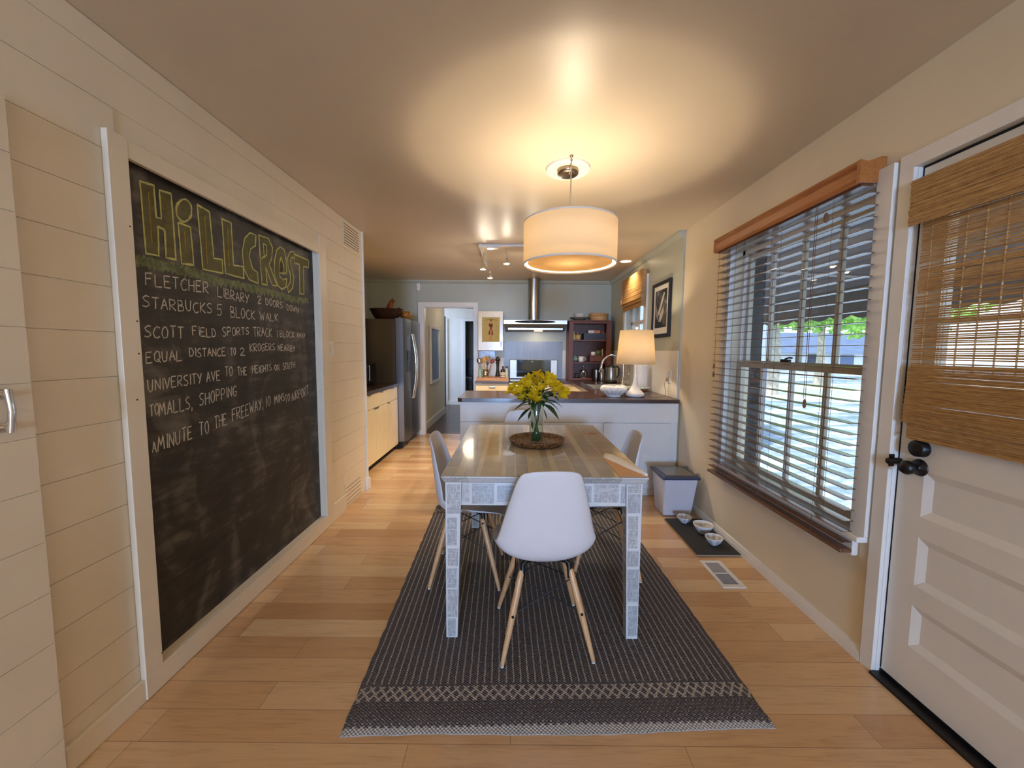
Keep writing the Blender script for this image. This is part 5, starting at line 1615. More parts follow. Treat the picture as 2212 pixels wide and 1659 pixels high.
solo('soup_bowl', MB().lathe([(0, zt + .0125), (.04, zt + .0125), (.07, zt + .06), (.078, zt + .098), (.082, zt + .102), (.074, zt + .10), (.05, zt + .04), (0, zt + .03)], (1.005, 6.15, 0), 40), MAT['ceramic'], 'white bowl set inside the wide grey bowl on the shelf unit', 'bowl')
t = thing('wooden_box', 'round pale wooden box on top of the shelf unit at its wall end', 'box', (1.30, 6.17, zt))
P('box', MB().lathe([(0, zt), (.140, zt), (.143, zt + .004), (.143, zt + .095), (0, zt + .095)], (1.30, 6.17, 0), 44), MAT['paleround'], t)
P('lid', MB().lathe([(.147, zt + .078), (.147, zt + .106), (.143, zt + .110), (0, zt + .110)], (1.30, 6.17, 0), 44), MAT['paleround'], t)
z = shz[0] + .0005
t = thing('oil_bottle', 'small glass oil bottle on the upper shelf of the wooden unit', 'bottle', (.925, 6.14, z))
P('bottle', MB().lathe([(0, z), (.024, z), (.026, z + .01), (.026, z + .07), (.010, z + .10), (.009, z + .125), (0, z + .125)], (.925, 6.14, 0), 18), mat('pale_oil', (206, 196, 120), .12), t)
P('cap', MB().lathe([(.011, z + .125), (.011, z + .142), (0, z + .143)], (.925, 6.14, 0), 14), MAT['steel'], t)
t = thing('mortar', 'pale wooden mortar and pestle on the upper shelf', 'mortar', (.985, 6.13, z))
P('bowl', MB().lathe([(0, z), (.034, z), (.038, z + .02), (.046, z + .075), (.040, z + .075), (.03, z + .02), (0, z + .015)], (.985, 6.13, 0), 28), mat('boxwood', (206, 168, 104), .5), t)
P('pestle', MB().tube([(.995, 6.13, z + .02), (.965, 6.12, z + .115)], [.013, .008], 10), mat('pestle_wood', (170, 124, 74), .5), t)
t = thing('storage_box', 'black storage box on the upper shelf of the wooden unit', 'box', (1.235, 6.17, z))
m = MB().box(1.065, 1.395, 6.075, 6.083, z, z + .10).box(1.065, 1.395, 6.28, 6.288, z, z + .10).box(1.065, 1.073, 6.083, 6.28, z, z + .10).box(1.387, 1.395, 6.083, 6.28, z, z + .10).box(1.073, 1.387, 6.083, 6.28, z, z + .006)
P('box', m, MAT['black'], t)
for x0, x1, rgb, lb in ((1.135, 1.222, (222, 216, 208), 'white tea packet standing in the black storage box'), (1.226, 1.312, (206, 116, 66), 'orange tea packet standing in the black storage box'), (1.322, 1.376, (150, 52, 44), 'dark red tea packet standing in the black storage box')):
    solo('tea_packet', MB().box(x0, x1, 6.095, 6.15, z + .007, z + .143 - (.02 if x0 > 1.3 else 0)), mat('packet_' + lb.split()[0], rgb, .5), lb, 'packet', 'tea packets in the black box', bevel=.002)
z = shz[1] + .0005
t = thing('round_jar', 'round turquoise ceramic jar with a lid on the middle shelf', 'jar', (.945, 6.13, z))
tq = mat('turquoise_glaze', (120, 158, 144), .25)
P('jar', MB().lathe([(0, z), (.026, z), (.046, z + .03), (.046, z + .05), (.030, z + .075), (0, z + .075)], (.945, 6.13, 0), 28), tq, t)
P('lid', MB().lathe([(.032, z + .075), (.02, z + .087), (.006, z + .092), (.008, z + .104), (0, z + .108)], (.945, 6.13, 0), 20), tq, t)


def mug(x, y, z, r, h, m_, label, side=1, name='mug'):
    t = thing(name, label, 'mug', (x, y, z))
    P('cup', MB().lathe([(0, z), (r * .86, z), (r, z + .006), (r, z + h), (r * .9, z + h), (r * .88, z + .01), (0, z + .008)], (x, y, 0), 28), m_, t)
    P('handle', MB().tube([(x + side * r * .95, y, z + h * .82), (x + side * r * 1.55, y, z + h * .78), (x + side * r * 1.6, y, z + h * .35), (x + side * r * .95, y, z + h * .2)], r * .13, 8), m_, t)


mug(1.035, 6.12, z, .040, .085, MAT['ceramic'], 'white mug on the middle shelf next to the turquoise jar')
z = 1.2885
mug(1.225, 6.17, z, .034, .056, MAT['ceramic'], 'small white cup on the wooden riser')
t = thing('spice_jar', 'round jar with a green label on the wooden riser', 'jar', (1.308, 6.16, z))
P('jar', MB().lathe([(0, z), (.040, z), (.042, z + .008), (.042, z + .070), (.036, z + .076), (0, z + .076)], (1.308, 6.16, 0), 28), mat('jar_grey_glass', (120, 120, 104), .2), t)
P('label', MB().lathe([(0, -.001), (.030, -.001), (.030, 0)], (1.308, 6.117, z + .038), 24, axis='y'), mat('green_label', (66, 104, 52), .5), t)
solo('salt_packet', MB().box(1.352, 1.372, 6.13, 6.17, z, z + .10), mat('packet_pinkish', (190, 160, 140), .5), 'tall narrow packet on the wooden riser beside the green labelled jar', 'packet')
z = shz[2] + .0005
mug(.975, 6.12, z, .033, .075, MAT['thinglass'], 'clear glass mug on the lowest shelf', name='glass_mug')
t = thing('french_press', 'glass and chrome coffee press on the lowest shelf', 'coffee press', (1.075, 6.12, z))
P('glass', MB().lathe([(.040, z + .008), (.040, z + .11)], (1.075, 6.12, 0), 28), MAT['thinglass'], t)
m = MB().lathe([(0, z), (.043, z), (.043, z + .012), (.041, z + .012)], (1.075, 6.12, 0), 28).lathe([(.043, z + .088), (.044, z + .108), (.030, z + .122), (0, z + .124)], (1.075, 6.12, 0), 28).lathe([(.003, z + .124), (.003, z + .17), (.009, z + .175), (0, z + .19)], (1.075, 6.12, 0), 12)
for a in range(4): m.tube([(1.075 + .042 * math.cos(a * PI / 2 + .6), 6.12 + .042 * math.sin(a * PI / 2 + .6), z + .01), (1.075 + .042 * math.cos(a * PI / 2 + .6), 6.12 + .042 * math.sin(a * PI / 2 + .6), z + .09)], .003, 6)
P('frame', m, MAT['chrome'], t)
P('handle', MB().tube([(1.115, 6.11, z + .10), (1.15, 6.10, z + .09), (1.15, 6.10, z + .03), (1.118, 6.11, z + .02)], .007, 8), MAT['black'], t)
t = thing('coffee_grinder', 'black coffee grinder with a chrome front strip on the worktop', 'grinder', (1.225, 5.93, CT))
P('body', MB().lathe([(0, CT + .001), (.040, CT + .001), (.042, CT + .01), (.036, CT + .15), (.032, CT + .17), (0, CT + .172)], (1.225, 5.93, 0), 24), MAT['black'], t)
P('trim', MB().box(1.215, 1.235, 5.885, 5.892, CT + .05, CT + .165).box(1.219, 1.231, 5.885, 5.892, CT + .01, CT + .04), MAT['chrome'], t)
t = thing('thermos', 'slim brushed steel flask on the worktop left of the kettle', 'flask', (1.30, 5.90, CT))
P('flask', MB().lathe([(0, CT + .001), (.036, CT + .001), (.038, CT + .01), (.038, CT + .175), (.034, CT + .18), (0, CT + .18)], (1.308, 5.90, 0), 26), MAT['steel'], t)
P('cap', MB().lathe([(.012, CT + .18), (.012, CT + .20), (0, CT + .204)], (1.308, 5.90, 0), 16), MAT['chrome'], t)

# ------------------------------------------------------------------ range, hood, far counter, wall cabinet
t = thing('range_cooker', 'white and steel kitchen range with a black glass back panel', 'stove', (.32, 6.0, 0))
gx0, gx1 = -.052, .690
P('body', MB().box(gx0, gx1, 5.74, 6.335, .05, .895), MAT['white'], t, bevel=.003)
P('cooktop', MB().box(gx0, gx1, 5.735, 6.25, .896, .915), MAT['darkglass'], t, bevel=.003)
d = P('oven_door', MB().box(gx0 + .004, gx1 - .004, 5.705, 5.738, .24, .78), MAT['white'], t, bevel=.004)
P('handle', MB().tube([(gx0 + .06, 5.675, .735), (gx1 - .06, 5.675, .735)], .010, 10).tube([(gx0 + .07, 5.675, .735), (gx0 + .07, 5.706, .735)], .007, 8).tube([(gx1 - .07, 5.675, .735), (gx1 - .07, 5.706, .735)], .007, 8), MAT['steel'], d)
P('control_strip', MB().box(gx0 + .004, gx1 - .004, 5.71, 5.738, .79, .89), MAT['white'], t, bevel=.003)
P('drawer', MB().box(gx0 + .004, gx1 - .004, 5.71, 5.738, .06, .23), MAT['white'], t, bevel=.003)
P('backguard', MB().box(gx0 - .003, gx1 + .003, 6.25, 6.335, .916, 1.215), mat('backguard_steel', (186, 178, 166), .35, .6), t, bevel=.010, seg=3)
P('control_glass', MB().box(.055, .590, 6.243, 6.25, .95, 1.212), MAT['darkglass'], t)
P('clock', MB().box(.285, .300, 6.2415, 6.243, 1.180, 1.186).box(.296, .300, 6.2415, 6.243, 1.180, 1.192).box(.306, .312, 6.2415, 6.243, 1.182, 1.186), emit('green_digits', (120, 255, 170), 1.2, (10, 30, 16)), t)
t = thing('splash_panel', 'brushed steel splash panel screwed to the wall behind the range', 'panel', (.32, YF, .92))
P('panel', MB().box(-.142, .778, YF - .006, YF - .001, .918, 1.500), MAT['brushed'], t)
for x in (-.125, .325, .755): P('screw', MB().lathe([(0, -.0035), (.006, -.003), (.007, 0)], (x, YF - .006, 1.488), 12, axis='y'), MAT['nickel'], t)

t = thing('range_hood', 'stainless steel range hood with a round chimney and black oval control panel', 'range hood', (.32, 6.1, 1.65))
hy = 5.93
P('chimney', MB().lathe([(.090, 1.81), (.090, ZC - .003)], (.313, 6.20, 0), 40).lathe([(.095, ZC - .02), (.095, ZC - .003)], (.313, 6.20, 0), 40), MAT['steel'], t)
m = MB().prism([(hy, 1.745), (hy, 1.803), (hy + .004, 1.806), (YF - .003, 1.812), (YF - .003, 1.745)], 'x', -.143, .790)
P('canopy', m, mat('hood_front_steel', (206, 206, 204), .34, .85), t, bevel=.002)
m = MB().hexa([(-.120, hy + .055, 1.648), (.765, hy + .055, 1.648), (.765, YF - .003, 1.648), (-.120, YF - .003, 1.648)], [(-.135, hy + .006, 1.744), (.782, hy + .006, 1.744), (.782, YF - .003, 1.744), (-.135, YF - .003, 1.744)])
P('filter_box', m, mat('hood_underside', (92, 88, 80), .4, .4), t)
P('light_bar', MB().box(-.080, .730, hy + .012, hy + .04, 1.660, 1.692), MAT['steel'], t, bevel=.003)
P('lamp_lens', MB().box(.31, .43, hy + .02, hy + .08, 1.642, 1.650), emit('hood_lamp', (255, 224, 170), 5.0), t)
m = MB().lathe([(0, -.012), (.29, -.012), (.30, -.008), (.302, 0)], (0, 0, 0), 56, axis='y')
vs = [(.318 + p[0], hy - .0005 + p[1], 1.778 + p[2] * .072) for p in m.v]
m.v = vs
P('control_panel', m, MAT['darkglass'], t)
light('hood_light', 'AREA', (.37, hy + .12, 1.64), 1.6, WARM2, .12, .08, aim=(.37, 6.15, 0.9))

t = thing('base_cabinet', 'cream base cabinet with a drawer left of the range on the far wall', 'cabinet', (-.30, 6.05, 0))
bx0, bx1 = -.540, -.060
P('body', MB().box(bx0, bx1, 5.775, YF - .003, .09, CT - .037), MAT['creamcab'], t)
P('toe_kick', MB().box(bx0 + .02, bx1, 5.83, YF - .003, .001, .09), MAT['dark'], t)
d = P('drawer', MB().box(bx0 + .004, bx1 - .004, 5.757, 5.775, .69, .845), MAT['creamcab'], t, bevel=.002)
P('handle', MB().box(-.345, -.255, 5.742, 5.757, .815, .838), MAT['steel'], d, bevel=.004)
d = P('door', MB().box(bx0 + .004, bx1 - .004, 5.757, 5.775, .10, .682), MAT['creamcab'], t, bevel=.002)
P('handle', MB().box(-.345, -.255, 5.742, 5.757, .650, .673), MAT['steel'], d, bevel=.004)
solo('worktop', MB().box(bx0 - .006, bx1, 5.735, YF - .003, CT - .036, CT), MAT['darkwood'], 'short dark wood worktop between the doorway and the range', 'worktop', bevel=.004)
z = CT + .0005
solo('wooden_tray', MB().box(bx0 + .012, bx1 - .006, 5.80, 6.10, z, z + .008).box(bx0 + .012, bx1 - .006, 5.80, 5.812, z + .008, z + .044).box(bx0 + .012, bx1 - .006, 6.088, 6.10, z + .008, z + .044).box(bx0 + .012, bx0 + .024, 5.812, 6.088, z + .008, z + .044).box(bx1 - .018, bx1 - .006, 5.812, 6.088, z + .008, z + .044), MAT['lighttray'],
     'long honey coloured wooden tray on the short worktop', 'tray')
z = CT + .009
ux, uy = -.408, 5.93
t = thing('utensil_crock', 'chrome utensil holder in the wooden tray', 'utensil holder', (ux, uy, z))
P('crock', MB().lathe([(0, z), (.040, z), (.046, z + .15), (.042, z + .15), (.037, z + .01), (0, z + .008)], (ux, uy, 0), 28), MAT['chrome'], t)
UT = 'cooking utensils in the chrome holder'
sp = mat('spoon_wood', (206, 152, 86), .5)


def utensil(name, label, top, rhead, m_, flat=.3, rh=.006, ang=0):
    t = thing(name, label, 'utensil', (ux, uy, z + .012), UT)
    a = Vector((ux + (top[0] - ux) * .2, uy + (top[1] - uy) * .2, z + .012)); b = Vector(top)
    P('handle', MB().tube([a, a.lerp(b, .8)], rh, 8), m_, t)
    m = MB().ball((0, 0, 0), rhead, 14, 8, (1, flat, 1.5))
    m.v = [tuple(Vector(p) @ Matrix.Rotation(ang, 3, 'Y') + b) for p in m.v]
    P('head', m, m_, t)


utensil('wooden_spoon', 'pale wooden spoon standing in the middle of the utensil holder', (-.432, 5.95, 1.215), .034, sp)
utensil('wooden_spatula', 'pale wooden spatula standing behind the wooden spoon', (-.372, 5.96, 1.235), .026, mat('spatula_wood', (176, 128, 60), .5), .2, ang=.3)
utensil('red_spoon', 'dark red spoon leaning out toward the pepper mill', (-.308, 5.93, 1.195), .028, mat('dark_red_plastic', (134, 38, 44), .4), .35, ang=-.6)
utensil('steel_ladle', 'steel ladle leaning out over the doorway side of the holder', (-.500, 5.92, 1.195), .034, MAT['steel'], .7, .004, ang=.5)
utensil('black_spatula', 'black turner standing at the front of the holder', (-.375, 5.90, 1.165), .018, MAT['black'], .2, .004)
t = thing('glass_bottle', 'tall pale green glass bottle at the doorway end of the tray', 'bottle', (-.492, 5.93, z))
P('bottle', MB().lathe([(0, z), (.024, z), (.025, z + .01), (.025, z + .14), (.011, z + .18), (.011, z + .215), (0, z + .215)], (-.492, 5.99, 0), 20), mat('pale_green_glass', (176, 206, 178), .1), t)
t = thing('pepper_mill', 'tall black pepper mill on a small wooden stand in the tray', 'pepper mill', (-.225, 5.93, z))
P('stand', MB().box(-.268, -.190, 5.895, 5.965, z, z + .048), MAT['redwood'], t, bevel=.003)
P('body', MB().lathe([(0, z + .049), (.034, z + .049), (.035, z + .06), (.022, z + .13), (.019, z + .18), (.024, z + .24), (.030, z + .26), (.016, z + .268), (0, z + .268)], (-.228, 5.93, 0), 26), MAT['black'], t)
P('head', MB().lathe([(.016, z + .268), (.033, z + .278), (.036, z + .30), (.028, z + .325), (.008, z + .335), (.006, z + .345), (0, z + .346)], (-.228, 5.93, 0), 26), MAT['black'], t)
t = thing('dark_bottle', 'dark brown glass bottle with two cream labels in the tray', 'bottle', (-.150, 5.92, z))
P('bottle', MB().lathe([(0, z), (.036, z), (.037, z + .006), (.037, z + .12), (.030, z + .14), (.013, z + .155), (.012, z + .175)], (-.150, 5.92, 0), 26), mat('brown_glass', (30, 18, 10), .08), t)
P('cap', MB().lathe([(.013, z + .172), (.013, z + .20), (0, z + .201)], (-.150, 5.92, 0), 16), mat('dark_cap', (56, 30, 18), .3), t)
lab = mat('cream_label', (214, 196, 160), .6)
P('label', MB().lathe([(.0378, z + .068), (.0378, z + .112)], (-.150, 5.92, 0), 20, a0=PI * 1.1, a1=PI * 1.9), lab, t)
P('label', MB().lathe([(.0378, z + .038), (.0378, z + .060)], (-.150, 5.92, 0), 20, a0=PI * 1.15, a1=PI * 1.85), lab, t)
t = thing('vinegar_bottle', 'clear glass bottle with a dark cap at the range end of the tray', 'bottle', (-.085, 5.93, z))
P('bottle', MB().lathe([(0, z), (.022, z), (.024, z + .006), (.026, z + .09), (.022, z + .13), (.015, z + .16), (.015, z + .178)], (-.095, 5.93, 0), 24), mat('cloudy_glass', (196, 200, 184), .12), t)
P('cap', MB().lathe([(.0165, z + .174), (.0165, z + .196), (0, z + .197)], (-.095, 5.93, 0), 16), MAT['black'], t)

t = thing('wall_cabinet', 'cream wall cabinet with a vintage poster between doorway and range hood', 'cabinet', (-.34, 6.2, 1.355))
wx0, wx1, wz0, wz1, wy = -.528, -.155, 1.355, 1.940, 6.06
P('body', MB().box(wx0 + .002, wx1 - .002, wy + .018, YF - .003, wz0, wz1), MAT['creamcab'], t)
d = P('door', MB().box(wx0, wx1, wy, wy + .017, wz0, wz1), MAT['creamcab'], t, bevel=.002)
P('handle', MB().tube([(-.185, wy - .018, 1.50), (-.185, wy - .018, 1.405)], .005, 8).tube([(-.185, wy - .018, 1.49), (-.185, wy, 1.49)], .004, 6).tube([(-.185, wy - .018, 1.415), (-.185, wy, 1.415)], .004, 6), MAT['nickel'], d)
t = thing('poster', 'small yellowed vintage poster of a figure in dark red pinned to the wall cabinet', 'poster', (-.34, wy, 1.483))
q0, q1, r0, r1 = -.470, -.205, 1.483, 1.850
P('sheet', MB().box(q0, q1, wy - .0022, wy - .0005, r0, r1), mat('yellowed_paper', (196, 172, 98), .7, var=.06, vscale=20), t)
yy = wy - .0026
pc = (q0 + q1) / 2
red = mat('dark_red_ink', (116, 38, 30), .7); skin = mat('pale_ink', (206, 140, 92), .7); brn = mat('brown_ink', (92, 72, 40), .7)
fp = lambda pts: MB().add([(pc + x, yy, r0 + z_) for x, z_ in pts], [tuple(range(len(pts)))])
m = fp([(-.02, .28), (-.032, .255), (-.03, .235), (-.012, .215), (-.012, .19), (-.025, .17), (-.03, .145), (-.038, .115), (-.012, .105), (-.002, .17), (.010, .10), (.035, .105), (.032, .13), (.022, .17), (.012, .195), (.014, .215), (.03, .235), (.028, .255), (.018, .28), (.0, .265)])
P('figure_dress', m, red, t)
yy = wy - .0029
m = MB()
for pts in ([(-.012, .185), (.008, .185), (.012, .12), (.016, .06), (.004, .015), (-.006, .015), (-.002, .09), (-.01, .09)], [(-.01, .09), (-.002, .09), (-.008, .02), (-.022, .012), (-.02, .05)], [(-.010, .285), (.010, .285), (.012, .305), (.006, .315), (-.008, .315), (-.012, .30)]):
    m.add([(pc + x, yy, r0 + z_) for x, z_ in pts], [tuple(range(len(pts)))])
P('figure_skin', m, skin, t)
m = fp([(-.014, .312), (.014, .312), (.014, .328), (.0, .334), (-.014, .328)])
rp = random.Random(4)
for arc, half, hh in ((.330, .100, .0085), (.342, .052, .004)):
    x = -half
    while x < half:
        w_ = rp.uniform(.003, .006)
        zz = r0 + arc - .018 * (x / .108) ** 2
        h_ = hh * rp.uniform(.6, 1.0)
        m.quad((pc + x, yy, zz), (pc + x + w_, yy, zz), (pc + x + w_ * .8, yy, zz + h_), (pc + x, yy, zz + h_))
        x += w_ + rp.uniform(.0015, .003)
P('lettering', m, brn, t)
for x in (q0 + .004, q1 - .004):
    for z_ in (r0 + .004, r1 - .004): P('pin', MB().ball((x, wy - .004, z_), .0045, 10, 6), MAT['black'], t)
HK = 'clear hooks under the wall cabinet'
t0 = None
for x, s_ in ((-.400, 'doorway'), (-.318, 'range')):
    solo('wall_hook', MB().lathe([(.014, -.003), (.020, -.003), (.022, -.008), (.016, -.010), (.014, -.006)], (x, YF - .001, 1.262), 20, axis='y').tube([(x, YF - .004, 1.245), (x, YF - .02, 1.235), (x, YF - .03, 1.25)], .003, 6), MAT['chrome'],
         'round chrome wall hook under the wall cabinet, the one toward the ' + s_, 'hook', HK)
k = NT('tile_blue_white'); n = k.noise(k.coord(), 14, 3, .5, 1.5)
k.set(col=k.ramp(n, [(.4, lin(178, 186, 206)), (.6, lin(216, 218, 224))]), rough=.2)
struct('trim_11', MB().box(-.535, -.29, YF - .004, YF - .0005, 1.24, 1.345).box(-.535, -.145, YF - .0035, YF - .0005, CT + .001, 1.239), [MAT['white']])
struct('trim_12', MB().box(-.535, -.29, YF - .005, YF - .0042, 1.235, 1.345), k.m)
struct('trim_13', MB().box(.78, .832, YF - .004, YF - .0005, CT + .001, 1.36), MAT['white'])

# ------------------------------------------------------------------ left side: base cabinets, fridge, upper cabinet, toaster oven
cf = -1.552
def base_unit(name, label, y0, y1, doors, group=None):
    t = thing('base_cabinet', label, 'cabinet', (-1.9, (y0 + y1) / 2, 0))
    P('body', MB().box(-2.20, cf - .018, y0, y1, .08, CT - .047), MAT['creamcab'], t)
    P('toe_kick', MB().box(-2.20, cf - .05, y0, y1, .001, .08), MAT['dark'], t)
    d = P('drawer', MB().box(cf - .017, cf, y0 + .002, y1 - .002, .702, CT - .050), MAT['creamcab'], t, bevel=.0015)
    n = 2 if y1 - y0 > .6 else 1
    for i in range(n):
        yc = y0 + (y1 - y0) * (i + .5) / n
        P('edge_pull', MB().box(cf - .002, cf + .010, yc - .035, yc + .035, CT - .054, CT - .048).box(cf + .006, cf + .010, yc - .035, yc + .035, CT - .062, CT - .054), MAT['steel'], d)
    w_ = (y1 - y0) / doors
    for i in range(doors):
        a = y0 + w_ * i
        d = P('door', MB().box(cf - .017, cf, a + .0015, a + w_ - .0015, .085, .697), MAT['creamcab'], t, bevel=.0015)
        yc = a + w_ - .045 if i == 0 and doors > 1 else a + .045
        P('edge_pull', MB().box(cf - .002, cf + .010, yc - .03, yc + .03, .694, .699).box(cf + .006, cf + .010, yc - .03, yc + .03, .686, .694), MAT['steel'], d)
base_unit('a', 'cream two door base cabinet with a wide drawer by the shiplap wall end', 4.095, 4.905, 2)
base_unit('b', 'narrow cream one door base cabinet beside the fridge', 4.907, 5.355, 1)
base_unit('c', 'cream base cabinet mostly hidden behind the shiplap wall end', 3.845, 4.093, 1)
solo('worktop', MB().box(-2.275, cf + .015, 3.825, 5.36, CT - .046, CT - .008), MAT['darkwood'], 'dark wood worktop on the cream cabinets left of the fridge', 'worktop', bevel=.003)
t = thing('upper_cabinet', 'cream upper cabinet on the left kitchen wall, just its edge showing', 'cabinet', (-2.11, 4.6, 1.2))
P('body', MB().box(-2.278, -1.972, 3.83, 5.30, 1.20, 2.425), MAT['creamcab'], t)
for y in (3.835, 4.32, 4.81): P('door', MB().box(-1.971, -1.953, y, y + .48, 1.202, 2.42), MAT['creamcab'], t, bevel=.002)
tz = CT - .0075
t = thing('toaster_oven', 'black toaster oven with a chrome handle on the left worktop', 'toaster oven', (-1.9, 5.10, tz))
P('body', MB().box(-2.20, -1.80, 4.88, 5.27, tz + .012, 1.185), MAT['black'], t, bevel=.008)
P('door', MB().box(-1.799, -1.787, 4.90, 5.14, tz + .03, 1.165), MAT['darkglass'], t, bevel=.003)
P('handle', MB().tube([(-1.765, 4.915, .97), (-1.765, 4.915, 1.165)], .006, 10).tube([(-1.787, 4.915, .99), (-1.765, 4.915, .99)], .005, 8).tube([(-1.787, 4.915, 1.145), (-1.765, 4.915, 1.145)], .005, 8), MAT['chrome'], t)
P('foot', MB().lathe([(.014, tz), (.014, tz + .013)], (-1.84, 4.92, 0), 12).lathe([(.014, tz), (.014, tz + .013)], (-1.84, 5.23, 0), 12).lathe([(.014, tz), (.014, tz + .013)], (-2.15, 4.92, 0), 12).lathe([(.014, tz), (.014, tz + .013)], (-2.15, 5.23, 0), 12), MAT['black'], t)

t = thing('refrigerator', 'grey steel side by side refrigerator with curved handles', 'refrigerator', (-1.85, 5.83, 0))
f0, f1, ft = 5.372, 6.315, 1.775
P('cabinet', MB().box(-2.25, -1.578, f0 + .006, f1 - .006, .03, ft - .01), MAT['fridgeside'], t, bevel=.004)
P('base_grille', MB().box(-2.2, -1.535, f0 + .01, f1 - .01, .001, .10).box(-1.535, -1.50, f0 + .02, f0 + .10, .02, .095), MAT['black'], t)


def fdoor(ya, yb):
    m = MB()
    rows = []
    for i in range(9):
        u = i / 8
        y = ya + (yb - ya) * u
        x = -1.452 - .020 * (1 - (1 - abs(2 * u - 1) ** 3))
        rows.append([(x, y, .105), (x, y, ft)])
    m.grid(rows)
    for i in range(8):
        a, b = rows[i], rows[i + 1]
        m.quad(a[1], b[1], (-1.570, b[1][1], ft), (-1.570, a[1][1], ft)).quad(b[0], a[0], (-1.570, a[0][1], .105), (-1.570, b[0][1], .105))
    m.quad(rows[0][0], rows[0][1], (-1.570, ya, ft), (-1.570, ya, .105)).quad(rows[-1][1], rows[-1][0], (-1.570, yb, .105), (-1.570, yb, ft))
    return P('door', m, MAT['fridgesteel'], t)


ym = 5.372 + .42
d1 = fdoor(f0, ym - .003)
P('water_dispenser', MB().box(-1.462, -1.448, f0 + .11, f0 + .29, 1.05, 1.35).box(-1.449, -1.440, f0 + .13, f0 + .27, 1.22, 1.33), MAT['black'], d1, bevel=.004)
d2 = fdoor(ym + .003, f1)
for d_, yc in ((d1, ym - .045), (d2, ym + .045)):
    pts = []
    for i in range(13):
        u = i / 12
        pts.append((-1.448 + .055 * math.sin(PI * u), yc, .66 + .92 * u))
    P('handle', MB().tube(pts, .0135, 10), MAT['chrome'], d_, label='curved chrome handle')

bz = ft - .0095
bxc, byc = -1.765, 5.62
t = thing('wicker_basket', 'dark boat shaped wicker basket on top of the refrigerator', 'basket', (bxc, byc, bz))
k = NT('dark_wicker'); n = k.noise(k.coord((30, 30, 90)), 1.2, 3)
k.set(col=k.ramp(n, [(.35, lin(30, 16, 10)), (.65, lin(78, 42, 26))]), rough=.6).bump(n, .8, .004)
P('basket', MB().lathe([(0, bz), (.12, bz), (.15, bz + .012), (.19, bz + .075), (.225, bz + .145), (.232, bz + .150), (.216, bz + .140), (.18, bz + .07), (.13, bz + .02), (0, bz + .015)], (bxc, byc, 0), 48, sx=1.0, sy=.72), k.m, t)
gz = bz + .017
t = thing('dried_gourd', 'rust and black crook necked gourd standing up in the wicker basket', 'gourd', (-1.71, byc, gz))
P('body', MB().tube([(-1.73, byc, gz + .05), (-1.725, byc, gz + .10), (-1.715, byc, gz + .17), (-1.70, byc, gz + .22), (-1.675, byc, gz + .245), (-1.655, byc, gz + .235)], [.05, .06, .042, .03, .03, .022], 14), mat('rust_gourd', (134, 60, 26), .5, var=.5, vscale=16), t)
P('stem', MB().tube([(-1.675, byc, gz + .265), (-1.67, byc, gz + .30)], [.006, .003], 8), MAT['redwood'], t)
solo('dried_gourd', MB().ball((-1.585, 5.60, gz + .118), .034).ball((-1.60, 5.61, gz + .085), .05), mat('dark_gourd', (44, 24, 16), .5), 'small round dark gourd at the doorway end of the wicker basket', 'gourd', 'gourds in the basket')
solo('dried_gourd', MB().ball((-1.87, 5.61, gz + .098), .05, sc=(1.4, 1, .8)), mat('brown_gourd', (70, 40, 24), .5), 'low brown gourd lying at the wall end of the wicker basket', 'gourd', 'gourds in the basket')
solo('glass_bowl', MB().lathe([(0, bz), (.05, bz), (.075, bz + .05), (.072, bz + .10), (.06, bz + .118), (.056, bz + .118), (.068, bz + .10), (.07, bz + .05), (.045, bz + .006), (0, bz + .005)], (-1.53, 5.74, .0105), 32), mat('amber_glass', (150, 96, 30), .08), 'amber glass bowl on the refrigerator beside the wicker basket', 'bowl')

# ------------------------------------------------------------------ ceiling lights of the kitchen, sensor
t = thing('track_light', 'white ceiling track with lit spotlight heads in the kitchen', 'track light', (-.1, 4.4, ZC))
P('track', MB().box(-.36, .42, 4.205, 4.240, ZC - .022, ZC - .001).box(-.36, -.325, 4.24, 5.25, ZC - .022, ZC - .001), MAT['trimwhite'], t, bevel=.002)
P('power_feed', MB().box(-.28, -.16, 4.19, 4.255, ZC - .045, ZC - .022), MAT['trimwhite'], t, bevel=.004)
P('end_cap', MB().box(-.362, -.323, 4.195, 4.245, ZC - .035, ZC - .001), MAT['trimwhite'], t, bevel=.003)
lens = emit('lit_spot_lens', (255, 226, 176), 14.0)
for (x, y, zl, dx, dy) in ((-.325, 4.44, 2.225, -.010, 0), (-.087, 4.28, 2.255, .012, .02), (-.300, 4.82, 2.205, .02, .02), (.20, 4.28, 2.25, 0, .02)):
    h = P('spot_head', MB().tube([(x, y, ZC - .022), (x, y, zl + .115)], .006, 8).tube([(x, y, zl + .12), (x + .02, y, zl + .10), (x + .02, y, zl + .07), (x + dx * .5, y, zl + .065)], .005, 8)
          .lathe([(.010, zl + .085), (.016, zl + .07), (.022, zl + .045), (.034, zl + .018), (.036, zl + .004), (.033, zl + .004), (.028, zl + .02), (.012, zl + .05)], (x + dx, y + dy, 0), 24), MAT['chrome'], t)
    P('lens', MB().lathe([(0, zl + .002), (.028, zl + .003), (.031, zl + .010), (.026, zl + .016), (0, zl + .016)], (x + dx, y + dy, 0), 20), lens, h)
    light('spot_light', 'SPOT', (x + dx, y + dy, zl - .004), 42, WARM2, .025, aim=(x + dx * 6, y + dy * 9 + .05, 0), spot=120, blend=.8)
    light('spot_spill', 'POINT', (x + dx, y + dy, zl - .014), 3.5, WARM2, .012)
t = thing('recessed_light', 'round lit recessed ceiling light near the kitchen window', 'ceiling light', (1.353, 4.945, ZC))
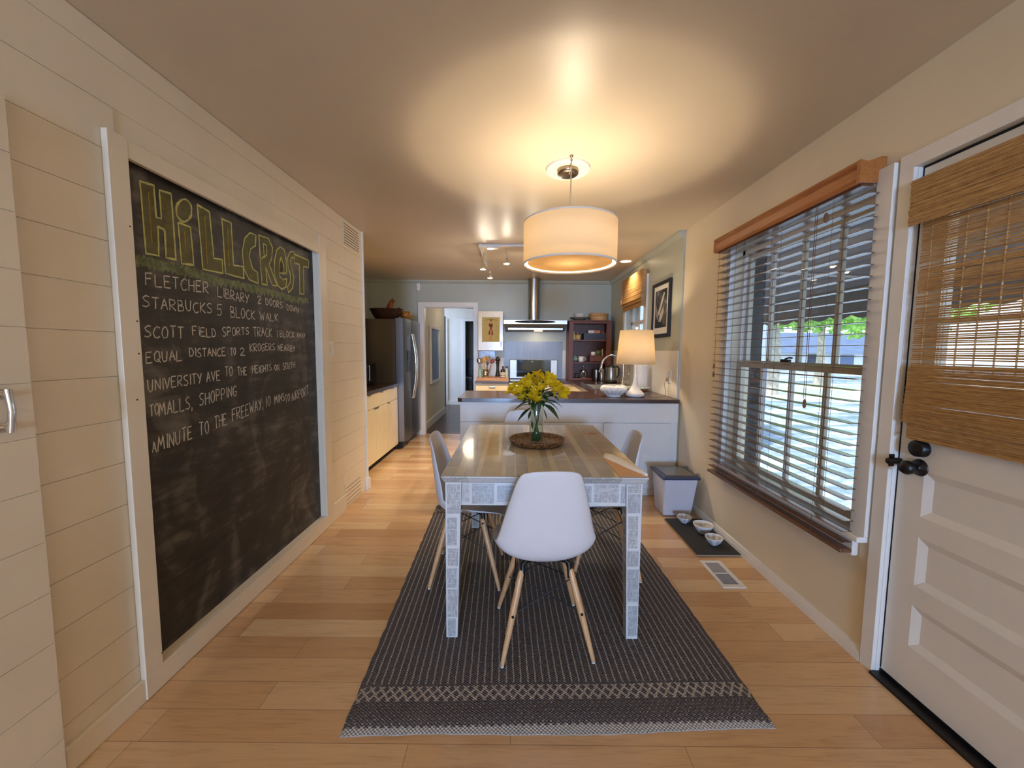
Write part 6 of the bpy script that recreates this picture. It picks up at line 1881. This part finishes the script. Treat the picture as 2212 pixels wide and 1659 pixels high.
P('trim_ring', MB().lathe([(.062, ZC - .001), (.064, ZC - .006), (.078, ZC - .004), (.080, ZC - .0005)], (1.353, 4.945, 0), 36), MAT['trimwhite'], t)
P('lens', MB().lathe([(0, ZC - .004), (.062, ZC - .003)], (1.353, 4.945, 0), 32), emit('lit_downlight_lens', (255, 232, 190), 9.0), t)
light('recessed_spot', 'SPOT', (1.353, 4.945, ZC - .012), 45, WARM2, .05, aim=(1.353, 4.945, 0), spot=125, blend=.7)
t = thing('motion_sensor', 'small white motion sensor in the upper corner above the doorway', 'sensor', (-1.48, YF, 2.27))
P('housing', MB().box(-1.508, -1.452, YF - .055, YF - .0005, 2.27, 2.388), MAT['trimwhite'], t, bevel=.010, seg=3)
P('lens', MB().box(-1.500, -1.460, YF - .062, YF - .055, 2.285, 2.33), MAT['ceramic'], t, bevel=.006)

# ------------------------------------------------------------------ hall: picture, dark room beyond
t = thing('framed_picture', 'white framed blue abstract picture on the hall wall through the doorway', 'picture', (-1.47, 7.45, .75))
m = MB()
a, b, c, d = 7.05, 7.93, .755, 1.785
m.box(-1.4745, -1.435, a, a + .05, c, d).box(-1.4745, -1.435, b - .05, b, c, d).box(-1.4745, -1.435, a + .05, b - .05, c, c + .05).box(-1.4745, -1.435, a + .05, b - .05, d - .05, d)
P('frame', m, MAT['white'], t, bevel=.003)
k = NT('blue_abstract'); n = k.noise(k.coord((1, 1.2, .5)), 2.0, 4, .5, .6)
k.set(col=k.ramp(n, [(.35, lin(84, 100, 132)), (.5, lin(120, 134, 160)), (.65, lin(206, 212, 216))]), rough=.3)
P('print', MB().box(-1.4745, -1.455, a + .05, b - .05, c + .05, d - .05), k.m, t)
t = thing('framed_picture', 'small dark framed picture in the dim room beyond the hall', 'picture', (-1.0, 12.98, 1.2))
P('frame', MB().box(-1.62, -1.50, 12.95, 12.995, 1.05, 1.85), MAT['shelfwood'], t)
P('print', MB().box(-1.60, -1.53, 12.944, 12.949, 1.10, 1.80), mat('faded_print', (150, 134, 104), .6), t)
t = thing('side_chair', 'dark wooden chair with a pale cushion in the dim room beyond the hall', 'chair', (-1.35, 11.6, 0))
dw = wood('dark_chair_wood', (40, 20, 16), (74, 36, 28), .3, 2)
for x, y in ((-1.55, 11.4), (-1.15, 11.4), (-1.55, 11.8), (-1.15, 11.8)): P('leg', MB().tube([(x, y, .001), (x, y, .5)], .022, 8), dw, t)
P('seat', MB().box(-1.58, -1.12, 11.37, 11.83, .5, .54), dw, t)
P('cushion', MB().box(-1.57, -1.13, 11.38, 11.82, .541, .61), mat('pale_cushion', (176, 178, 182), .9), t, bevel=.03, seg=3)
P('armrest', MB().tube([(-1.15, 11.38, .54), (-1.12, 11.36, .72), (-1.14, 11.5, .80), (-1.15, 11.82, .82)], .02, 8).tube([(-1.55, 11.38, .54), (-1.58, 11.36, .72), (-1.56, 11.5, .80), (-1.55, 11.82, .82)], .02, 8), dw, t)
P('backrest', MB().box(-1.56, -1.14, 11.80, 11.84, .54, 1.1), dw, t, bevel=.01)
